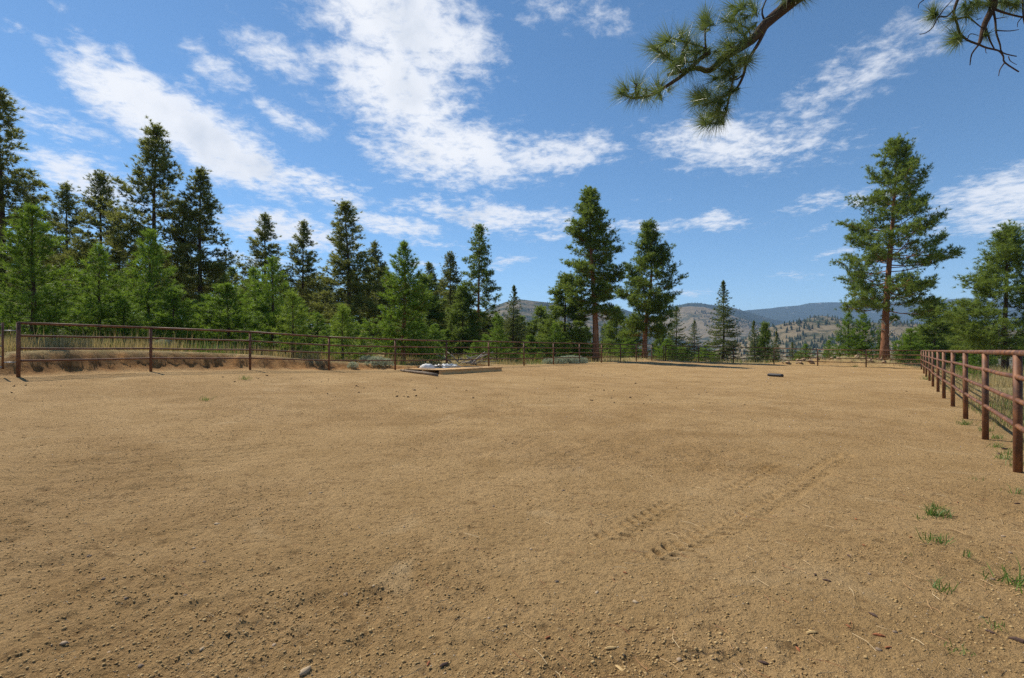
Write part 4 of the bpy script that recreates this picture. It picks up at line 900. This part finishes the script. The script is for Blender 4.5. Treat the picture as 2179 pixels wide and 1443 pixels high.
# ------------------------------------------------------------------ the near pine whose limbs hang into view
def near_pine():
    base = Vector((6.0, 2.6, 0)); base.z = lz(base.x, base.y)
    root = empty('pine_tree', base); tag(root, 'near pine whose long-needled limbs hang in from above at the right', 'pine tree')
    W2 = lambda px, py, D: P(px, py, D)-base
    tk = MB(); tk.tube([Vector((0, 0, -.3)), Vector((.05, 0, 1.5)), Vector((0, .05, 5)), Vector((-.05, .1, 9)), Vector((0, .1, 13))], [.34, .27, .22, .15, .04], 16); tk.build('trunk', M_bark, root, True)
    r = np.random.default_rng(77); pos, dr, sc = [], [], []; lim = MB()
    def T(px, py, D, dpx, dpy, s=1.0, dd=0.0):
        p = W2(px, py, D); q = W2(px+dpx, py+dpy, D+dd); pos.append(tuple(p)); dr.append(tuple((q-p).normalized())); sc.append(s)
    def br(pts, r0, r1, n_=7, D=3.7):
        ps = [W2(a, b, c if c else D) for a, b, c in pts]; k = len(ps)
        # smooth through the points
        out = []
        for i in range(k-1):
            p0, p1, p2, p3 = ps[max(i-1, 0)], ps[i], ps[i+1], ps[min(i+2, k-1)]
            for t in (0, .33, .67):
                out.append(.5*((2*p1)+(p2-p0)*t+(2*p0-5*p1+4*p2-p3)*t*t+(3*p1-p0-3*p2+p3)*t*t*t))
        out.append(ps[-1]); m = len(out); lim.tube(out, [r0+(r1-r0)*i/(m-1) for i in range(m)], n_)
        return out
    D = 3.7
    stem = br([(2050, -560, 3.0), (1900, -250, 3.4), (1760, -60, 3.6), (1690, 0, D), (1630, 50, D), (1600, 85, D), (1545, 120, D), (1510, 150, 3.75), (1480, 145, 3.8), (1420, 160, 3.85)], .055, .012)
    lim.tube([Vector((0, .08, 7.2)), stem[0]*.5+Vector((0, .04, 3.75)), stem[0]], [.09, .075, .055], 8)
    br([(1510, 112, D), (1490, 125, D), (1455, 158, D), (1420, 182, D), (1390, 200, D), (1355, 209, D), (1337, 205, D), (1326, 190, D)], .017, .006)
    for b in ([(1357, 207), (1352, 190), (1356, 178)], [(1455, 158), (1446, 148), (1440, 138)], [(1486, 128), (1460, 132), (1450, 118), (1460, 95), (1470, 85)], [(1502, 108), (1500, 70), (1503, 40)], [(1460, 128), (1430, 130), (1408, 112), (1395, 100)], [(1505, 105), (1480, 95), (1455, 88), (1425, 80)], [(1600, 85), (1590, 60), (1570, 55)], [(1625, 40), (1622, 20), (1640, -20)]):
        br([(a, c, D) for a, c in b], .008, .004, 5)
    br([(1637, 45, D), (1618, 85, D), (1600, 115, D), (1588, 135, D), (1582, 160, D), (1570, 185, D), (1553, 203, D), (1548, 225, D), (1544, 243, D), (1532, 258, D), (1515, 264, D)], .013, .005)
    br([(1545, 120, D), (1562, 150, 3.65), (1556, 185, 3.65), (1550, 210, 3.7), (1535, 222, D)], .010, .004, 5)
    br([(1590, 90, D), (1570, 105, 3.6), (1555, 100, 3.6)], .008, .004, 5); br([(1580, 160, D), (1562, 170, D), (1540, 150, D)], .007, .004, 5)
    tufts = [(1330, 186, -18, -25), (1352, 178, -6, -30), (1322, 198, -30, 4), (1345, 206, -10, 20), (1372, 207, 8, 14), (1398, 182, -8, -25), (1408, 180, 10, -24), (1392, 195, -24, -6), (1375, 202, 0, 22),
             (1428, 140, -26, 8), (1437, 136, -20, -10), (1440, 150, -4, 26), (1460, 150, 6, 24), (1470, 143, 16, 16), (1395, 105, -22, -16), (1388, 100, -26, 2), (1404, 116, -24, 14), (1420, 118, -10, -20), (1425, 82, -12, -22), (1412, 85, -22, -8), (1450, 70, 2, -30), (1463, 82, 10, -26), (1455, 88, -14, -16), (1480, 95, -6, -22), (1503, 38, -4, -30), (1503, 42, 24, -8), (1503, 42, -24, -6), (1503, 45, 0, -20),
             (1445, 128, -10, 18), (1480, 125, 2, 22), (1500, 118, 6, 22), (1470, 110, -14, -12), (1490, 108, -18, 2), (1520, 110, -16, 12), (1530, 125, -20, 14), (1545, 95, -22, -12), (1560, 92, -20, 6), (1552, 108, -26, 6), (1540, 128, -22, 12), (1575, 98, -14, 20), (1556, 60, -26, 0), (1568, 62, -14, -18), (1545, 45, -24, -4), (1570, 22, -26, 2), (1580, 12, -18, -18), (1556, 15, -26, -4), (1600, 10, -8, -22), (1560, 35, -20, 18), (1585, 40, -18, 14), (1595, 60, -20, 10),
             (1590, 128, 24, 0), (1588, 132, 16, 18), (1588, 128, 22, -16), (1575, 130, -20, 12), (1560, 145, -24, 8), (1548, 152, -24, 10), (1535, 148, -24, -8), (1540, 165, -22, 14), (1555, 172, -20, 14), (1520, 168, -22, 4), (1530, 185, -24, 6), (1488, 200, -22, -16), (1480, 205, -26, -6), (1492, 208, -16, 12), (1505, 198, -14, -22), (1525, 212, -14, -24), (1530, 214, -20, -6), (1520, 218, -20, 14), (1505, 222, -22, 12), (1540, 205, -18, 8), (1548, 195, -18, 14),
             (1495, 262, -26, 6), (1500, 256, -22, -12), (1510, 264, -16, 20), (1525, 262, -8, 26), (1540, 250, -4, 28), (1515, 246, -18, -14), (1530, 240, -20, 0), (1482, 218, -20, 16), (1690, -4, 20, 14), (1700, -10, 12, 22), (1670, -10, -8, 14), (1715, -12, 22, 8)]
    for t in tufts:
        T(t[0], t[1], D+r.uniform(-.15, .15), t[2], t[3], r.uniform(.85, 1.1), r.uniform(-.12, .12))
        T(t[0]-t[2]*.5+r.normal(0, 6), t[1]-t[3]*.5+r.normal(0, 6), D+r.uniform(-.3, .3), t[2]+r.normal(0, 14), t[3]+r.normal(0, 14), r.uniform(.8, 1.0), r.uniform(-.15, .15))
    # second limb: mostly bare twigs in the corner
    D2 = 3.9
    br([(2500, -700, 3.2), (2420, -330, 3.4), (2260, -160, 3.6), (2110, -60, 3.8), (2112, 0, D2), (2112, 18, D2), (2096, 50, D2), (2088, 80, D2), (2083, 95, D2)], .05, .010)
    lim.tube([Vector((0, .08, 7.6)), W2(2500, -700, 3.2)], [.085, .05], 8)
    for b, w_ in (([(2083, 95), (2068, 115), (2064, 139)], .007), ([(2042, -10), (2034, 10), (2030, 28), (2038, 55), (2042, 70), (2058, 85), (2083, 95), (2100, 102), (2125, 108), (2135, 120), (2138, 133), (2168, 153)], .011), ([(2138, 133), (2128, 148), (2125, 162)], .005), ([(2114, 24), (2118, 45), (2120, 70), (2128, 95), (2133, 112), (2163, 120)], .009), ([(2146, 120), (2150, 130), (2164, 138)], .004), ([(2120, 65), (2148, 66), (2168, 63)], .005), ([(2118, 40), (2143, 36)], .004), ([(2096, 55), (2106, 85), (2118, 108)], .009),
                  ([(2112, 18), (2140, 28), (2182, 37), (2220, 30)], .010), ([(2174, 38), (2166, 48), (2165, 58)], .004), ([(2030, 20), (2015, 35), (1997, 37), (1985, 58), (1970, 70), (1957, 73)], .006), ([(1997, 37), (2010, 18), (2027, 0)], .005), ([(2038, 40), (2060, 37), (2075, 48), (2090, 60)], .008), ([(2055, 0), (2055, 52)], .004), ([(1966, 0), (1956, 8), (1954, 18)], .004), ([(2058, 85), (2065, 72), (2082, 76)], .004), ([(2097, 102), (2098, 112), (2101, 113)], .003), ([(2078, 42), (2090, 38)], .003), ([(2176, -10), (2178, 40), (2184, 60)], .008)):
        br([(a, c, D2) for a, c in b], w_, w_*.45, 6, D2)
    for t in [(1988, 30, -18, 2), (1986, 26, -8, -18), (1990, 34, -20, 10), (2035, 82, -22, -6), (2034, 86, -22, 8), (2040, 88, -10, 20), (2038, 76, -12, -18), (2028, 40, -20, 2), (2058, 20, -10, 20), (2050, 12, 4, 22), (2070, 10, 14, 14), (2080, 5, 10, 20), (2098, 75, 16, 6), (2130, 5, 8, 20), (2148, 8, 14, 14), (2165, 5, 0, 20), (2140, 0, -10, 14), (2160, 12, 20, 4), (2100, 10, -20, 8), (2060, 30, 10, 16)]:
        T(t[0], t[1], D2+r.uniform(-.1, .1), t[2], t[3], r.uniform(.75, 1.0), r.uniform(-.1, .1)); T(t[0], t[1], D2, t[2]+r.normal(0, 12), t[3]+r.normal(0, 12), .85, r.uniform(-.2, .2))
    lim.build('limbs', M_barkd, root, True)
    v, f, ti = needles(np.array(pos), np.array(dr), 0.18*np.array(sc), .0030, 66, .52, r, back=.35, tint=np.clip(r.normal(.55, .25, len(pos)), 0, .93)); me = np_mesh('needles', v, f, False, ti)
    link('needles', me, leaf_mat('long_pine_needles', (.050, .092, .024), (.18, .235, .055), .36, .4, .5), root)
    # upper crown, out of view
    tm, cm, Ht, Rr = PROTO['openA']; c = link('crown', cm, None, root); c.scale = (1.1, 1.1, .55); c.location = (.3, .1, 6.2)
near_pine()

# silvery dead limbs low on the giant pine
gp = bpy.data.objects.new('dead_limb_holder', None)
def dead_limbs():
    r = np.random.default_rng(5); tr_ = [o for o in bpy.data.objects if o.get('label', '').startswith('giant orange')][0]
    inv = (Matrix.Translation(tr_.location) @ Matrix.Diagonal((*tr_.scale, 1))).inverted()
    D = 43.0
    def add(pl_, r0):
        mb = MB(); mb.tube([inv @ P(a, b, c) for a, b, c in pl_], [r0*(1-.8*i/(len(pl_)-1)) for i in range(len(pl_))], 5); mb.build('dead_limb', M_dead, tr_, True)
    main = [[(1893, 690, D), (1905, 678, 42.5), (1916, 686, 42), (1922, 697, 41.8)], [(1891, 714, D), (1902, 703, 42.4), (1915, 698, 42), (1925, 707, 41.8)], [(1884, 692, D), (1878, 683, 42.4), (1872, 688, 42.2), (1878, 697, 42)], [(1882, 702, D), (1868, 696, 42.5), (1862, 705, 42.2)], [(1895, 705, D), (1910, 712, 42.3), (1920, 722, 42)]]
    for m in main:
        add(m, .055)
        for k in range(5):
            a = m[1+k % (len(m)-1)]; e = (a[0]+r.normal(0, 6), a[1]+abs(r.normal(8, 5)), a[2]+r.normal(0, .2)); add([a, ((a[0]+e[0])/2+2, (a[1]+e[1])/2-1, a[2]), e], .022)
M_dead = plain_mat('silver_dead_wood', (.42, .39, .36), (.62, .60, .56), 10, .8)
dead_limbs(); bpy.data.objects.remove(gp)

# ------------------------------------------------------------------ a pale house far down the valley
# ------------------------------------------------------------------ haze
def haze():
    mb = MB(); mb.box((1500, 4300, 225), (13000, 10400, 680)); o = mb.build('haze', None); m = bpy.data.materials.new('haze_air'); m.use_nodes = True; t = m.node_tree; t.nodes.clear()
    v = t.nodes.new('ShaderNodeVolumePrincipled'); v.inputs['Color'].default_value = (.42, .64, 1.0, 1); v.inputs['Density'].default_value = 0.95e-4; v.inputs['Anisotropy'].default_value = 0.0
    ou = t.nodes.new('ShaderNodeOutputMaterial'); t.links.new(v.outputs[0], ou.inputs['Volume']); o.data.materials.append(m); tag(o, 'thin blue summer haze over the valley', 'haze', kind='stuff')
haze()
